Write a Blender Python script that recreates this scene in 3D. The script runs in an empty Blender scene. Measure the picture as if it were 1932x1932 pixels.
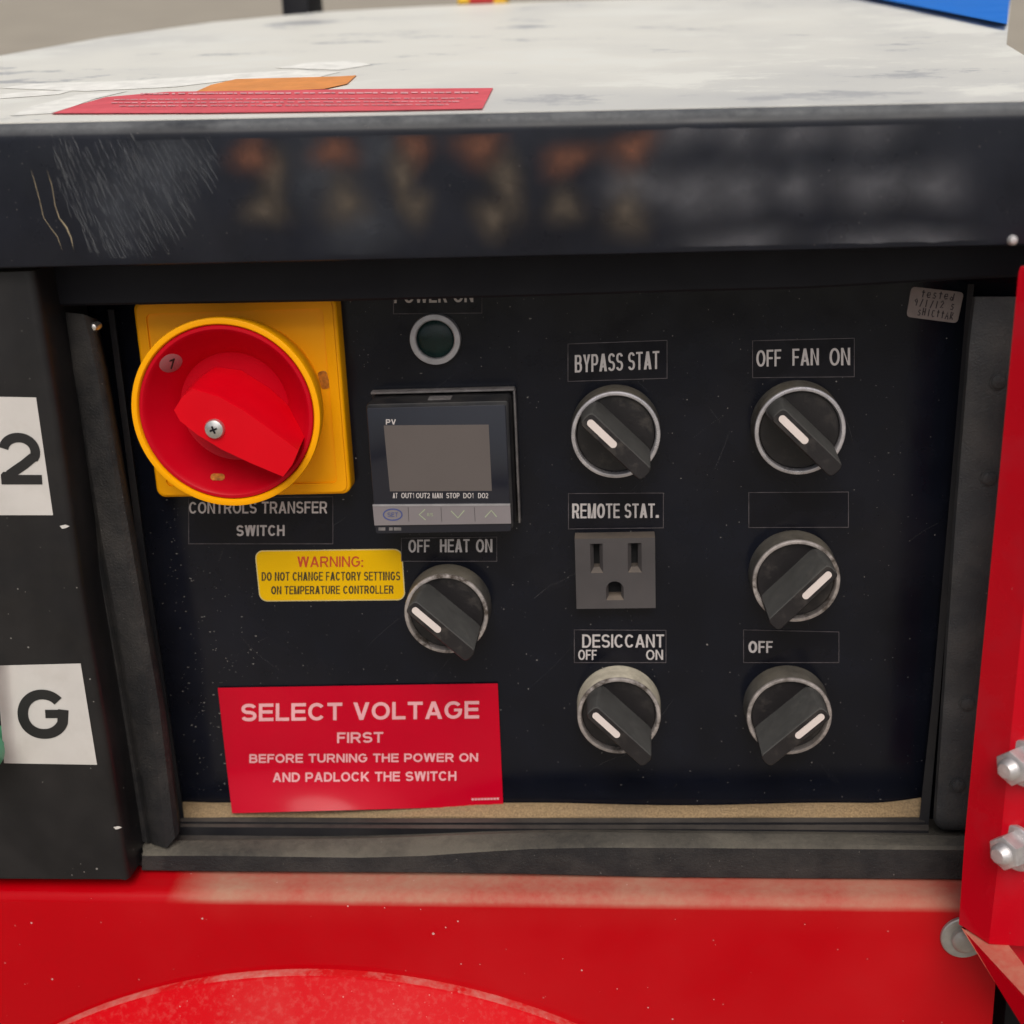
import bpy, bmesh, math, random
from mathutils import Vector, Matrix
random.seed(7)
R_ = math.radians
C = bpy.context.scene.collection
scene = bpy.context.scene

# ------------------------------------------------------------------ frame of the panel, camera, light
# the panel leans back by TILT; panel frame: X right, Y up the panel, Z out of it, in millimetres
TILT = R_(9.0)
MW = Matrix.Translation((0, 0, 1.0)) @ Matrix((
    (1, 0, 0, 0),
    (0, math.sin(TILT), -math.cos(TILT), 0),
    (0, math.cos(TILT), math.sin(TILT), 0),
    (0, 0, 0, 1)))
CAM_F, CAM_D, HALF = 2400.0, 450.0, 966.0
CAM_R = (Matrix.Rotation(R_(4.8056), 3, 'Y') @ Matrix.Rotation(R_(-16.9268), 3, 'X') @ Matrix.Rotation(R_(-2.4391), 3, 'Z'))
CAM_C = -CAM_D * (CAM_R @ Vector((0, 0, -1)))

cam_data = bpy.data.cameras.new('camera')
cam = bpy.data.objects.new('camera', cam_data)
C.objects.link(cam)
m = CAM_R.to_4x4(); m.translation = CAM_C * 0.001
cam.matrix_world = MW @ m
cam_data.sensor_width = 36.0
cam_data.lens = 36.0 * CAM_F / (2 * HALF)
cam_data.clip_start = 0.01
cam_data.clip_end = 500
cam_data.dof.use_dof = True
cam_data.dof.focus_distance = 0.432
cam_data.dof.aperture_fstop = 10
scene.camera = cam

SUN_EL, SUN_AZ = R_(56), R_(176)
world = bpy.data.worlds.new('World'); scene.world = world
world.use_nodes = True
wn, wl = world.node_tree.nodes, world.node_tree.links
bg = wn['Background']
sky = wn.new('ShaderNodeTexSky'); sky.sky_type = 'NISHITA'; sky.sun_disc = False
sky.sun_elevation = SUN_EL; sky.sun_rotation = SUN_AZ
sky.dust_density = 5.0; sky.air_density = 1.2; sky.ozone_density = 1.0
hs = wn.new('ShaderNodeHueSaturation'); hs.inputs['Saturation'].default_value = 0.55
wl.new(sky.outputs[0], hs.inputs['Color']); wl.new(hs.outputs[0], bg.inputs['Color'])
bg.inputs['Strength'].default_value = 0.10

sun_data = bpy.data.lights.new('sun', 'SUN'); sun_data.energy = 1.5; sun_data.angle = R_(36); sun_data.color = (1.0, 0.95, 0.88)
sun = bpy.data.objects.new('sun', sun_data); C.objects.link(sun)
sd = Vector((math.sin(SUN_AZ) * math.cos(SUN_EL), math.cos(SUN_AZ) * math.cos(SUN_EL), math.sin(SUN_EL)))
sun.rotation_euler = sd.to_track_quat('Z', 'Y').to_euler()
sun.location = (0.5, -1.5, 3)

scene.view_settings.view_transform = 'Standard'
scene.view_settings.look = 'None'
scene.view_settings.exposure = 0.05
scene.view_settings.gamma = 1.0
scene.view_settings.use_curve_mapping = False
scene.render.engine = 'CYCLES'
scene.cycles.use_denoising = True
scene.cycles.max_bounces = 8
scene.cycles.transparent_max_bounces = 64

# ------------------------------------------------------------------ measuring helpers (panel millimetres)
def ray(px, py):
    return CAM_R @ Vector(((px - HALF) / CAM_F, -(py - HALF) / CAM_F, -1.0))
def P(px, py, w=0.0):                      # point at height w above the panel
    d = ray(px, py); return CAM_C + d * ((w - CAM_C.z) / d.z)
def PV(px, py, v):                         # point on a ledge square to the panel
    d = ray(px, py); return CAM_C + d * ((v - CAM_C.y) / d.y)
UPW = Vector((0, math.cos(TILT), math.sin(TILT)))       # world up and world back in the panel frame
BACK = Vector((0, math.sin(TILT), -math.cos(TILT)))
HOOD0 = Vector((0, 134.5, 41.1))
HUP = Vector((1, -0.0205, 0)).cross(BACK).normalized()   # the hood top follows the lip, a touch out of level
def PH(px, py, lift=0.0):                  # point on the level top of the hood
    d = ray(px, py); o = HOOD0 + HUP * lift
    return CAM_C + d * ((o - CAM_C).dot(HUP) / d.dot(HUP))

# ------------------------------------------------------------------ materials
def lin(r, g, b):
    f = lambda c: (c / 12.92 if c <= 0.04045 else ((c + 0.055) / 1.055) ** 2.4)
    return (f(r / 255), f(g / 255), f(b / 255), 1)
class N:
    def __init__(s, name):
        s.m = bpy.data.materials.new(name); s.m.use_nodes = True
        s.n, s.l = s.m.node_tree.nodes, s.m.node_tree.links
        s.b = s.n['Principled BSDF']
    def new(s, t, **kw):
        n = s.n.new(t)
        for k, v in kw.items(): setattr(n, k, v)
        return n
    def put(s, sock, v):
        if hasattr(v, 'is_linked') or hasattr(v, 'links'): s.l.new(v, sock)
        else: sock.default_value = v
    def math(s, op, a, b=0.0, clamp=False):
        n = s.new('ShaderNodeMath', operation=op, use_clamp=clamp); s.put(n.inputs[0], a); s.put(n.inputs[1], b); return n.outputs[0]
    def rng(s, v, a, b, c=0.0, d=1.0):
        n = s.new('ShaderNodeMapRange'); s.put(n.inputs[0], v)
        for i, x in enumerate((a, b, c, d)): n.inputs[i + 1].default_value = x
        return n.outputs[0]
    def mix(s, f, a, b):
        n = s.new('ShaderNodeMix', data_type='RGBA'); s.put(n.inputs[0], f); s.put(n.inputs[6], a); s.put(n.inputs[7], b); return n.outputs[2]
    def co(s, scale=None, rot=None):
        t = s.new('ShaderNodeTexCoord').outputs['Object']
        if scale or rot:
            mp = s.new('ShaderNodeMapping'); s.l.new(t, mp.inputs[0])
            if scale: mp.inputs['Scale'].default_value = scale
            if rot: mp.inputs['Rotation'].default_value = rot
            return mp.outputs[0]
        return t
    def noise(s, scale, detail=4.0, rough=0.55, co=None):
        n = s.new('ShaderNodeTexNoise'); n.inputs['Scale'].default_value = scale
        n.inputs['Detail'].default_value = detail; n.inputs['Roughness'].default_value = rough
        s.l.new(co if co is not None else s.co(), n.inputs['Vector']); return n.outputs[0]
DUST = (0.36, 0.27, 0.18, 1)
def material(name, base, rough=0.5, metal=0.0, coat=0.0, var=0.12, vscale=40, bump=0.0, bscale=900, dust=0.0, dust_lo=0.45, dust_col=DUST,
             film=0.0, film_col=(0.30, 0.26, 0.22, 1), fscale=18, frange=(0.42, 0.72), dpat=(0.36, 0.6, 0.25), dust_x=None, specks=0.0, sp_scale=260, spec=0.5, sp_col=(0.22, 0.205, 0.19, 1), obj_film=False):
    k = N(name); b = k.b
    n1 = k.noise(vscale)
    dark = tuple(c * (1 - var) for c in base[:3]) + (1,); lite = tuple(min(1, c * (1 + var)) for c in base[:3]) + (1,)
    col = k.mix(k.rng(n1, 0.3, 0.7), dark, lite)
    rgh = k.rng(k.noise(vscale * 1.7), 0.25, 0.75, max(0.02, rough - 0.07), min(1, rough + 0.07))
    if film:                                   # thin uneven film of dirt
        f = k.math('MULTIPLY', k.rng(k.noise(fscale, 7, 0.65), *frange), film, True)
        if obj_film:
            oi = k.new('ShaderNodeObjectInfo').outputs['Random']
            f = k.math('MULTIPLY', f, k.math('ADD', k.math('MULTIPLY', oi, 1.1), 0.35), True)
        col = k.mix(f, col, film_col); rgh = k.math('ADD', rgh, k.math('MULTIPLY', f, 0.4), True)
    if dust:                                   # dust settled on faces that look up
        g = k.new('ShaderNodeNewGeometry').outputs['Normal']
        sx = k.new('ShaderNodeSeparateXYZ'); k.l.new(g, sx.inputs[0])
        up = k.rng(sx.outputs[2], dust_lo, min(1.0, dust_lo + 0.4))
        pat = k.rng(k.math('ADD', k.math('MULTIPLY', k.noise(26, 5, 0.55), 0.78), k.math('MULTIPLY', k.noise(420, 3, 0.7), 0.22)), dpat[0], dpat[1], dpat[2], 1.0)
        if dust_x:
            xs = k.new('ShaderNodeSeparateXYZ'); k.l.new(k.co(), xs.inputs[0])
            pat = k.math('MULTIPLY', pat, k.rng(k.math('ADD', xs.outputs[0], k.math('MULTIPLY', k.noise(60), 0.012)), *dust_x))
        f = k.math('MULTIPLY', k.math('MULTIPLY', up, pat), dust, True)
        col = k.mix(f, col, dust_col); rgh = k.math('ADD', rgh, f, True)
    if specks:                                 # grit stuck to the paint
        f = None
        for sc, th in ((sp_scale, 0.065), (sp_scale * 2.3, 0.10), (sp_scale * 1.4, 0.05)):
            v = k.new('ShaderNodeTexVoronoi'); v.inputs['Scale'].default_value = sc; k.l.new(k.co(), v.inputs['Vector'])
            sep = k.new('ShaderNodeSeparateColor'); k.l.new(v.outputs['Color'], sep.inputs[0])
            gate = k.math('GREATER_THAN', k.math('ADD', sep.outputs[0], k.math('MULTIPLY', k.noise(14, 2), 0.9)), 1.40 - 0.25 * specks)
            size = k.math('ADD', k.math('MULTIPLY', sep.outputs[1], th), 0.025)
            d = k.math('MULTIPLY', k.math('LESS_THAN', v.outputs['Distance'], size), gate)
            d = k.math('MULTIPLY', d, k.math('ADD', k.math('MULTIPLY', sep.outputs[2], 0.7), 0.2))
            f = d if f is None else k.math('MAXIMUM', f, d)
        col = k.mix(f, col, sp_col); rgh = k.math('ADD', rgh, f, True)
    k.put(b.inputs['Base Color'], col); k.put(b.inputs['Roughness'], rgh)
    b.inputs['Metallic'].default_value = metal
    b.inputs['Specular IOR Level'].default_value = spec
    b.inputs['Coat Weight'].default_value = coat; b.inputs['Coat Roughness'].default_value = 0.08
    if bump:
        bp = k.new('ShaderNodeBump'); bp.inputs['Strength'].default_value = bump; bp.inputs['Distance'].default_value = 0.0006
        k.l.new(k.noise(bscale, 3, 0.6), bp.inputs['Height']); k.l.new(bp.outputs[0], b.inputs['Normal'])
    return k.m

M = {}
M['panel'] = material('black_panel_paint', (0.0044, 0.0054, 0.0100, 1), 0.17, var=0.25, film=0.035, film_col=(0.20, 0.17, 0.16, 1), fscale=7, frange=(0.5, 0.75), specks=0.8, sp_scale=260, bump=0.03, bscale=1500, spec=0.27)
M['plate'] = material('black_label_film', (0.0034, 0.004, 0.008, 1), 0.18, var=0.25, vscale=90, film=0.02, spec=0.24)
M['plate_edge'] = material('label_edge_gleam', (0.085, 0.075, 0.080, 1), 0.5, var=0.5, vscale=160, spec=0.2)
M['white_ink'] = material('white_ink', (0.50, 0.46, 0.45, 1), 0.6, var=0.12, vscale=300, film=0.25, fscale=300, film_col=(0.2, 0.18, 0.18, 1))
M['hood_black'] = material('hood_black_paint', (0.0080, 0.0095, 0.0155, 1), 0.30, var=0.25, film=0.035, fscale=26, film_col=(0.20, 0.20, 0.22, 1), specks=1.0, sp_scale=230, dust=0.6, dust_lo=0.42, dust_col=(0.26, 0.265, 0.265, 1), spec=0.24)
M['door_black'] = material('door_black_paint', (0.0095, 0.009, 0.010, 1), 0.38, var=0.25, film=0.04, specks=0.7, sp_scale=170, dust=0.3, spec=0.35)
M['rubber'] = material('black_textured_rubber', (0.0175, 0.0172, 0.0182, 1), 0.58, var=0.2, bump=0.6, bscale=1300, film=0.09, fscale=60, dust=0.6, dust_lo=0.42, dust_col=(0.19, 0.17, 0.135, 1), specks=0.4, sp_scale=330, spec=0.25)
M['rubber_lit'] = material('lit_rubber', (0.040, 0.041, 0.044, 1), 0.6, var=0.25, bump=0.6, bscale=1300, film=0.12, fscale=60, specks=0.4, sp_scale=330, spec=0.3)  # paler copy of the rubber: stronger light on the right moulding set as colour
M['inner'] = material('dark_inner_edge', (0.014, 0.014, 0.017, 1), 0.45, var=0.2, dust=0.4, dust_lo=0.4, dust_col=(0.20, 0.17, 0.14, 1), film=0.06, spec=0.3)
M['void'] = material('dark_steel', (0.006, 0.006, 0.009, 1), 0.6, spec=0.2)
M['yellow'] = material('yellow_plastic', (0.93, 0.39, 0.0, 1), 0.42, var=0.06, film=0.08, film_col=(0.3, 0.12, 0.01, 1), fscale=40, bump=0.03, spec=0.16)
M['red_plastic'] = material('red_plastic', (0.66, 0.0, 0.008, 1), 0.40, var=0.05, film=0.03, film_col=(0.4, 0.05, 0.06, 1), bump=0.02, spec=0.16)
M['dial_shade_red'] = material('shaded_red_plastic', (0.50, 0.0, 0.010, 1), 0.42, var=0.06, film=0.05, film_col=(0.3, 0.05, 0.06, 1), bump=0.02, spec=0.14)  # darker than the handle red: shade inside the bowl put into the colour
M['steel'] = material('bright_screw_steel', (0.62, 0.60, 0.58, 1), 0.32, 0.9, var=0.15, vscale=300)
M['pale_pad'] = material('faded_pad', (0.36, 0.11, 0.12, 1), 0.5)
M['ink'] = material('black_ink', (0.012, 0.011, 0.011, 1), 0.5)
M['amber'] = material('amber_mark', (0.42, 0.14, 0.01, 1), 0.5, var=0.5, vscale=600)
M['ring'] = material('satin_ring', (0.34, 0.33, 0.34, 1), 0.38, 0.35, var=0.15, vscale=250)
M['green_lens'] = material('dark_green_lens', (0.002, 0.014, 0.013, 1), 0.25, var=0.3, vscale=120, spec=0.3)
M['bezel'] = material('dull_chrome', (0.54, 0.52, 0.54, 1), 0.27, 0.55, var=0.25, vscale=180, film=0.30, film_col=(0.16, 0.13, 0.10, 1), fscale=120, spec=0.4)
M['collar'] = material('grimy_shaded_collar', (0.125, 0.118, 0.108, 1), 0.4, 0.5, var=0.4, vscale=160, film=0.8, film_col=(0.055, 0.046, 0.036, 1), fscale=130, dust=0.5, dust_lo=0.45, dust_col=(0.22, 0.19, 0.14, 1), obj_film=True, spec=0.3)  # film colour holds grime and also painted shade from the hood
M['bezel_worn'] = material('worn_chrome', (0.40, 0.36, 0.34, 1), 0.38, 0.4, var=0.35, vscale=240, film=0.9, film_col=(0.085, 0.068, 0.055, 1), fscale=170, frange=(0.5, 0.66), obj_film=True, spec=0.4)
M['collar_tan'] = material('dust_caked_collar', (0.50, 0.455, 0.36, 1), 0.85, 0.0, var=0.2, vscale=200, film=0.45, film_col=(0.14, 0.12, 0.09, 1), fscale=160, spec=0.2)
M['knob'] = material('black_knob_plastic', (0.0125, 0.0108, 0.0118, 1), 0.38, var=0.3, film=0.35, film_col=(0.085, 0.072, 0.06, 1), fscale=130, frange=(0.52, 0.68), dust=0.62, dust_lo=0.22, dust_col=(0.105, 0.105, 0.098, 1), dpat=(0.3, 0.62, 0.35), obj_film=True, bump=0.12, spec=0.4)
M['cream'] = material('cream_marker', (0.66, 0.58, 0.54, 1), 0.5, var=0.06)
M['ctrl'] = material('controller_black', (0.010, 0.010, 0.012, 1), 0.40, film=0.08, fscale=90, spec=0.3)
M['glass'] = material('controller_face', (0.0125, 0.0135, 0.021, 1), 0.12, var=0.05, spec=0.45)
M['screen'] = material('blank_display', (0.105, 0.090, 0.086, 1), 0.10, var=0.04, spec=0.5)
M['strip'] = material('grey_button_strip', (0.20, 0.178, 0.185, 1), 0.35, var=0.08)
M['edge_grey'] = material('worn_grey_edge', (0.13, 0.12, 0.12, 1), 0.45, var=0.4, vscale=250)
M['blue_ink'] = material('blue_ink', (0.05, 0.07, 0.22, 1), 0.5)
M['green_ink'] = material('pale_green_ink', (0.36, 0.42, 0.27, 1), 0.5)
M['outlet'] = material('grey_outlet_plastic', (0.066, 0.060, 0.061, 1), 0.45, var=0.12, film=0.15, fscale=100, film_col=(0.10, 0.085, 0.075, 1), dust=0.3, dust_lo=0.5, spec=0.25)
M['black'] = material('black_hole', (0.003, 0.003, 0.004, 1), 0.8)
M['warn'] = material('yellow_sticker', (0.74, 0.43, 0.0, 1), 0.38, var=0.05, film=0.06, film_col=(0.3, 0.2, 0.02, 1), spec=0.16)
M['warn_edge'] = material('pale_sticker_edge', (0.55, 0.45, 0.2, 1), 0.5)
M['red_ink'] = material('red_ink', (0.50, 0.05, 0.01, 1), 0.5)
M['olive_ink'] = material('dark_ink_on_yellow', (0.045, 0.032, 0.008, 1), 0.5)
M['sign'] = material('red_vinyl', (0.50, 0.0, 0.016, 1), 0.2, var=0.05, vscale=25, film=0.015, spec=0.17)
M['pink_ink'] = material('pinkish_white_ink', (0.74, 0.36, 0.38, 1), 0.5, spec=0.2)
M['paper'] = material('white_sticker_paper', (0.57, 0.54, 0.51, 1), 0.5, var=0.06, film=0.22, film_col=(0.36, 0.32, 0.27, 1), fscale=70, frange=(0.5, 0.75), bump=0.1, bscale=200)
M['grey_paper'] = material('aged_paper_label', (0.27, 0.215, 0.20, 1), 0.6, var=0.12, vscale=200)
M['pencil'] = material('pen_ink', (0.028, 0.018, 0.022, 1), 0.6)
M['sand'] = material('dry_sand', (0.31, 0.212, 0.112, 1), 0.95, var=0.35, vscale=1500, bump=0.7, bscale=2200, film=0.4, film_col=(0.23, 0.175, 0.12, 1), fscale=40)
M['red_paint'] = material('red_body_paint', (0.44, 0.0, 0.004, 1), 0.14, var=0.10, vscale=5, film=0.16, film_col=(0.46, 0.045, 0.045, 1), fscale=5, frange=(0.46, 0.68),  # broad paler film paints soft reflections into the red
                          dust=0.85, dust_lo=0.22, dust_col=(0.42, 0.255, 0.175, 1), dpat=(0.36, 0.66, 0.35), dust_x=(-0.108, -0.088), specks=0.3, sp_scale=130, sp_col=(0.6, 0.35, 0.32, 1), spec=0.13)
M['red_cowl'] = material('dusty_red_paint', (0.57, 0.0, 0.004, 1), 0.34, var=0.06, vscale=8, film=0.15, film_col=(0.62, 0.15, 0.13, 1), fscale=420, frange=(0.50, 0.64),
                         dust=0.75, dust_lo=0.62, dust_col=(0.56, 0.27, 0.22, 1), dpat=(0.44, 0.62, 0.05), specks=1.5, sp_scale=170, sp_col=(0.66, 0.22, 0.2, 1), spec=0.12)
M['red_bracket'] = material('red_bracket_paint', (0.50, 0.0, 0.009, 1), 0.28, var=0.06, vscale=15, film=0.4, film_col=(0.36, 0.03, 0.045, 1), fscale=24, frange=(0.5, 0.7),
                            dust=0.85, dust_lo=0.6, dust_col=(0.52, 0.26, 0.17, 1), specks=0.3, sp_scale=140, sp_col=(0.6, 0.35, 0.32, 1), spec=0.2)
M['zinc'] = material('zinc_bolt', (0.58, 0.555, 0.555, 1), 0.42, 0.7, var=0.2, vscale=250, film=0.3, film_col=(0.45, 0.42, 0.4, 1), fscale=200)
M['washer'] = material('dusty_zinc_washer', (0.36, 0.35, 0.33, 1), 0.45, 0.5, var=0.2, vscale=200, film=0.5, film_col=(0.35, 0.29, 0.22, 1), fscale=120)
M['ground'] = material('dry_ground', (0.36, 0.315, 0.25, 1), 0.95, var=0.10, vscale=1.2, film=0.25, film_col=(0.30, 0.265, 0.215, 1), fscale=6)
M['blue'] = material('blue_plastic', (0.004, 0.17, 0.66, 1), 0.5, var=0.05, spec=0.2)
M['orange'] = material('orange_label', (0.80, 0.30, 0.07, 1), 0.6, var=0.12, vscale=120)
M['red_label'] = material('red_warning_label', (0.72, 0.11, 0.13, 1), 0.6, var=0.12, vscale=120, spec=0.2)
M['pinkwhite'] = material('worn_white_print', (0.78, 0.36, 0.37, 1), 0.6, var=0.3, vscale=300)
M['scrap'] = material('torn_white_paper', (0.86, 0.84, 0.77, 1), 0.7, var=0.12, vscale=150)
M['green'] = material('green_knob_plastic', (0.10, 0.40, 0.22, 1), 0.4)
M['mark_yellow'] = material('yellow_plastic_far', (0.75, 0.45, 0.03, 1), 0.5)
M['mark_red'] = material('red_plastic_far', (0.45, 0.02, 0.02, 1), 0.5)
M['clip'] = material('shiny_clip', (0.7, 0.66, 0.62, 1), 0.2, 0.9)

# hood top: dust-streaked pale skin
k = N('dust_streaked_hood_top')
st = k.noise(5, 5, 0.55)
pt = k.noise(16, 9, 0.72, k.co(scale=(0.8, 1.3, 1.3)))
c1 = k.mix(k.rng(st, 0.36, 0.64), (0.60, 0.59, 0.555, 1), (0.80, 0.775, 0.69, 1))
c2 = k.mix(k.rng(pt, 0.53, 0.60), c1, (0.80, 0.785, 0.71, 1))
c2 = k.mix(k.rng(pt, 0.42, 0.36), c2, (0.47, 0.465, 0.455, 1))
k.put(k.b.inputs['Base Color'], c2); k.put(k.b.inputs['Roughness'], k.rng(pt, 0.3, 0.7, 0.40, 0.65))
M['hood_top'] = k.m

def soft_paint(name, col, amount, scale=120, flk=(0.3, 0.7, 0.45)):
    """paint rubbed thin: covers fully along the middle of the stroke and breaks up to its edge (UV v across the stroke)"""
    k = N(name)
    uv = k.new('ShaderNodeUVMap').outputs[0]
    sx = k.new('ShaderNodeSeparateXYZ'); k.l.new(uv, sx.inputs[0])
    v = k.math('ABSOLUTE', k.math('SUBTRACT', sx.outputs[1], 0.5))
    fall = k.rng(v, 0.05, 0.5, 1.0, 0.0)
    ends = k.math('MULTIPLY', k.rng(sx.outputs[0], 0.0, 0.15), k.rng(sx.outputs[0], 1.0, 0.85))
    a = k.math('MULTIPLY', k.math('MULTIPLY', k.math('MULTIPLY', fall, fall), ends), k.rng(k.noise(scale, 7, 0.72), flk[0], flk[1], flk[2] * amount, amount), True)
    k.put(k.b.inputs['Base Color'], col); k.b.inputs['Roughness'].default_value = 0.7
    k.put(k.b.inputs['Alpha'], a)
    return k.m
M['fade_orange'] = soft_paint('rubbed_orange_paint', (0.15, 0.054, 0.028, 1), 0.85, 260, (0.34, 0.66, 0.55))
M['fade_tan'] = soft_paint('rubbed_tan_paint', (0.085, 0.064, 0.045, 1), 0.8, 260, (0.34, 0.66, 0.55))
M['fade_grey'] = soft_paint('rubbed_pale_paint', (0.115, 0.115, 0.13, 1), 0.6, 160, (0.32, 0.68, 0.6))
M['fade_blue'] = soft_paint('rubbed_dust', (0.07, 0.078, 0.095, 1), 0.42, 200, (0.34, 0.66, 0.5))
M['hairline'] = soft_paint('hairline_scratch', (0.12, 0.115, 0.12, 1), 0.55, 500)
M['grit'] = material('pale_grit', (0.17, 0.16, 0.15, 1), 0.9, var=0.6, vscale=120)
M['scratch'] = soft_paint('pale_scratch', (0.16, 0.165, 0.175, 1), 0.75, 900)
M['scrape'] = soft_paint('tan_scrape', (0.38, 0.31, 0.20, 1), 1.3, 700)

# ------------------------------------------------------------------ mesh helpers, all in panel millimetres
def link(name, bm, mats, origin=(0, 0, 0), parent=None, smooth=35, thing_frame=False):
    me = bpy.data.meshes.new(name)
    o = Vector(origin)
    for v in bm.verts: v.co = (v.co - o) * 0.001
    bm.to_mesh(me); bm.free()
    for mm in (mats if isinstance(mats, (list, tuple)) else [mats]): me.materials.append(M[mm])
    if smooth:
        for p in me.polygons: p.use_smooth = True
        me.set_sharp_from_angle(angle=R_(smooth))
    ob = bpy.data.objects.new(name, me); C.objects.link(ob)
    if parent is not None: ob.parent = parent
    else: ob.matrix_world = MW @ Matrix.Translation(o * 0.001)
    return ob
def tag(o, label, cat, group=None):
    o['label'] = label; o['category'] = cat
    if group: o['group'] = group
    return o
class Thing:
    """an Empty at the thing's base; part() hangs a mesh under it"""
    def __init__(s, name, label, cat, origin, group=None):
        s.o = Vector(origin); s.e = bpy.data.objects.new(name, None); s.e.empty_display_size = 0.01
        C.objects.link(s.e); s.e.matrix_world = MW @ Matrix.Translation(s.o * 0.001)
        tag(s.e, label, cat, group)
    def part(s, name, bm, mats, parent=None, smooth=35, label=None):
        ob = link(name, bm, mats, s.o, parent or s.e, smooth)
        if label: ob['label'] = label
        return ob
def quads(bm, pts, closed=False):
    vs = [bm.verts.new(p) for p in pts]; return vs
def loft(bm, secs, closed=True, cap=True, mi=0):
    rows = [[bm.verts.new(p) for p in s] for s in secs]; n = len(rows[0])
    for a, b in zip(rows, rows[1:]):
        for i in range(n if closed else n - 1):
            j = (i + 1) % n
            f = bm.faces.new((a[i], a[j], b[j], b[i])); f.material_index = mi
    if closed and cap:
        bm.faces.new(rows[0][::-1]).material_index = mi; bm.faces.new(rows[-1]).material_index = mi
    bmesh.ops.recalc_face_normals(bm, faces=bm.faces[:])
    return bm
def prism(outline, w0, w1, bevel=0.0, bm=None, seg=2):
    """flat outline in (u,v) raised from w0 to w1"""
    own = bm is None
    b = bmesh.new() if own else bm
    lo = [b.verts.new((p[0], p[1], w0)) for p in outline]; hi = [b.verts.new((p[0], p[1], w1)) for p in outline]
    n = len(lo); new = [b.faces.new(lo[::-1]), b.faces.new(hi)]
    for i in range(n): new.append(b.faces.new((lo[i], lo[(i + 1) % n], hi[(i + 1) % n], hi[i])))
    bmesh.ops.recalc_face_normals(b, faces=new)
    if bevel:
        es = [e for e in new[1].edges]
        bmesh.ops.bevel(b, geom=es, offset=bevel, segments=seg, affect='EDGES', profile=0.5)
    return b
def rrect(cx, cy, w, h, r, seg=5, rot=0.0):
    out = []
    for k, (sx, sy) in enumerate(((1, 1), (-1, 1), (-1, -1), (1, -1))):
        for i in range(seg + 1):
            a = (k * 90 + 90 * i / seg) * math.pi / 180
            x = sx * (w / 2 - r) + r * math.cos(a); y = sy * (h / 2 - r) + r * math.sin(a)
            out.append((cx + x * math.cos(rot) - y * math.sin(rot), cy + x * math.sin(rot) + y * math.cos(rot)))
    return out
def lathe(prof, n=64, c=(0, 0), bm=None, mi=0):
    b = bm or bmesh.new()
    rows = []
    for r, z in prof:
        if r < 1e-6: rows.append([b.verts.new((c[0], c[1], z))])
        else: rows.append([b.verts.new((c[0] + r * math.cos(2 * math.pi * i / n), c[1] + r * math.sin(2 * math.pi * i / n), z)) for i in range(n)])
    fs = []
    for a, d in zip(rows, rows[1:]):
        for i in range(n):
            j = (i + 1) % n
            if len(a) == 1 and len(d) == 1: continue
            if len(a) == 1: f = b.faces.new((a[0], d[i], d[j]))
            elif len(d) == 1: f = b.faces.new((a[i], a[j], d[0]))
            else: f = b.faces.new((a[i], a[j], d[j], d[i]))
            f.material_index = mi; fs.append(f)
    bmesh.ops.recalc_face_normals(b, faces=fs)
    return b
def ribbon(bm, pts, width, normal=Vector((0, 0, 1)), uv=True):
    """flat stroke along 3-D points"""
    lay = bm.loops.layers.uv.verify()
    L = [0.0]
    for a, b in zip(pts, pts[1:]): L.append(L[-1] + (b - a).length)
    rows = []
    for i, p in enumerate(pts):
        t = (pts[min(i + 1, len(pts) - 1)] - pts[max(i - 1, 0)]).normalized(); s = normal.cross(t).normalized()
        wd = width[i] if isinstance(width, (list, tuple)) else width
        rows.append((bm.verts.new(p - s * wd / 2), bm.verts.new(p + s * wd / 2), L[i] / max(L[-1], 1e-6)))
    for a, b in zip(rows, rows[1:]):
        f = bm.faces.new((a[0], b[0], b[1], a[1]))
        for lp, q in zip(f.loops, ((a[2], 0), (b[2], 0), (b[2], 1), (a[2], 1))): lp[lay].uv = q
    return bm
def quad_fn(tl, tr, br, bl, w, lift=0.0):
    """(s,t) on a pixel-measured quad -> panel point at height w(s,t)"""
    def f(s, t):
        x = (1 - t) * ((1 - s) * bl[0] + s * br[0]) + t * ((1 - s) * tl[0] + s * tr[0])
        y = (1 - t) * ((1 - s) * bl[1] + s * br[1]) + t * ((1 - s) * tl[1] + s * tr[1])
        return P(x, y, (w(s, t) if callable(w) else w) + lift)
    return f
def arc(cx, cy, rx, ry, a0, a1, n=22, p=2.08):
    out = []
    for i in range(n + 1):
        a = R_(a0 + (a1 - a0) * i / n); c, s_ = math.cos(a), math.sin(a)
        out.append((cx + rx * math.copysign(abs(c) ** (2 / p), c), cy + ry * math.copysign(abs(s_) ** (2 / p), s_)))
    return out
WID = dict(A=.97, B=.90, C=.95, D=.92, E=.82, F=.76, G=1.0, H=.90, I=.0, K=.95, L=.75, M=1.08, N=.91, O=1.02, P=.86, R=.93, S=.87, T=.84, U=.91, V=.91, W=1.3, Y=.90)
WID.update({'1': .38, '2': .74, ':': 0, '.': 0, '/': .45, ' ': .36})
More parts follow.
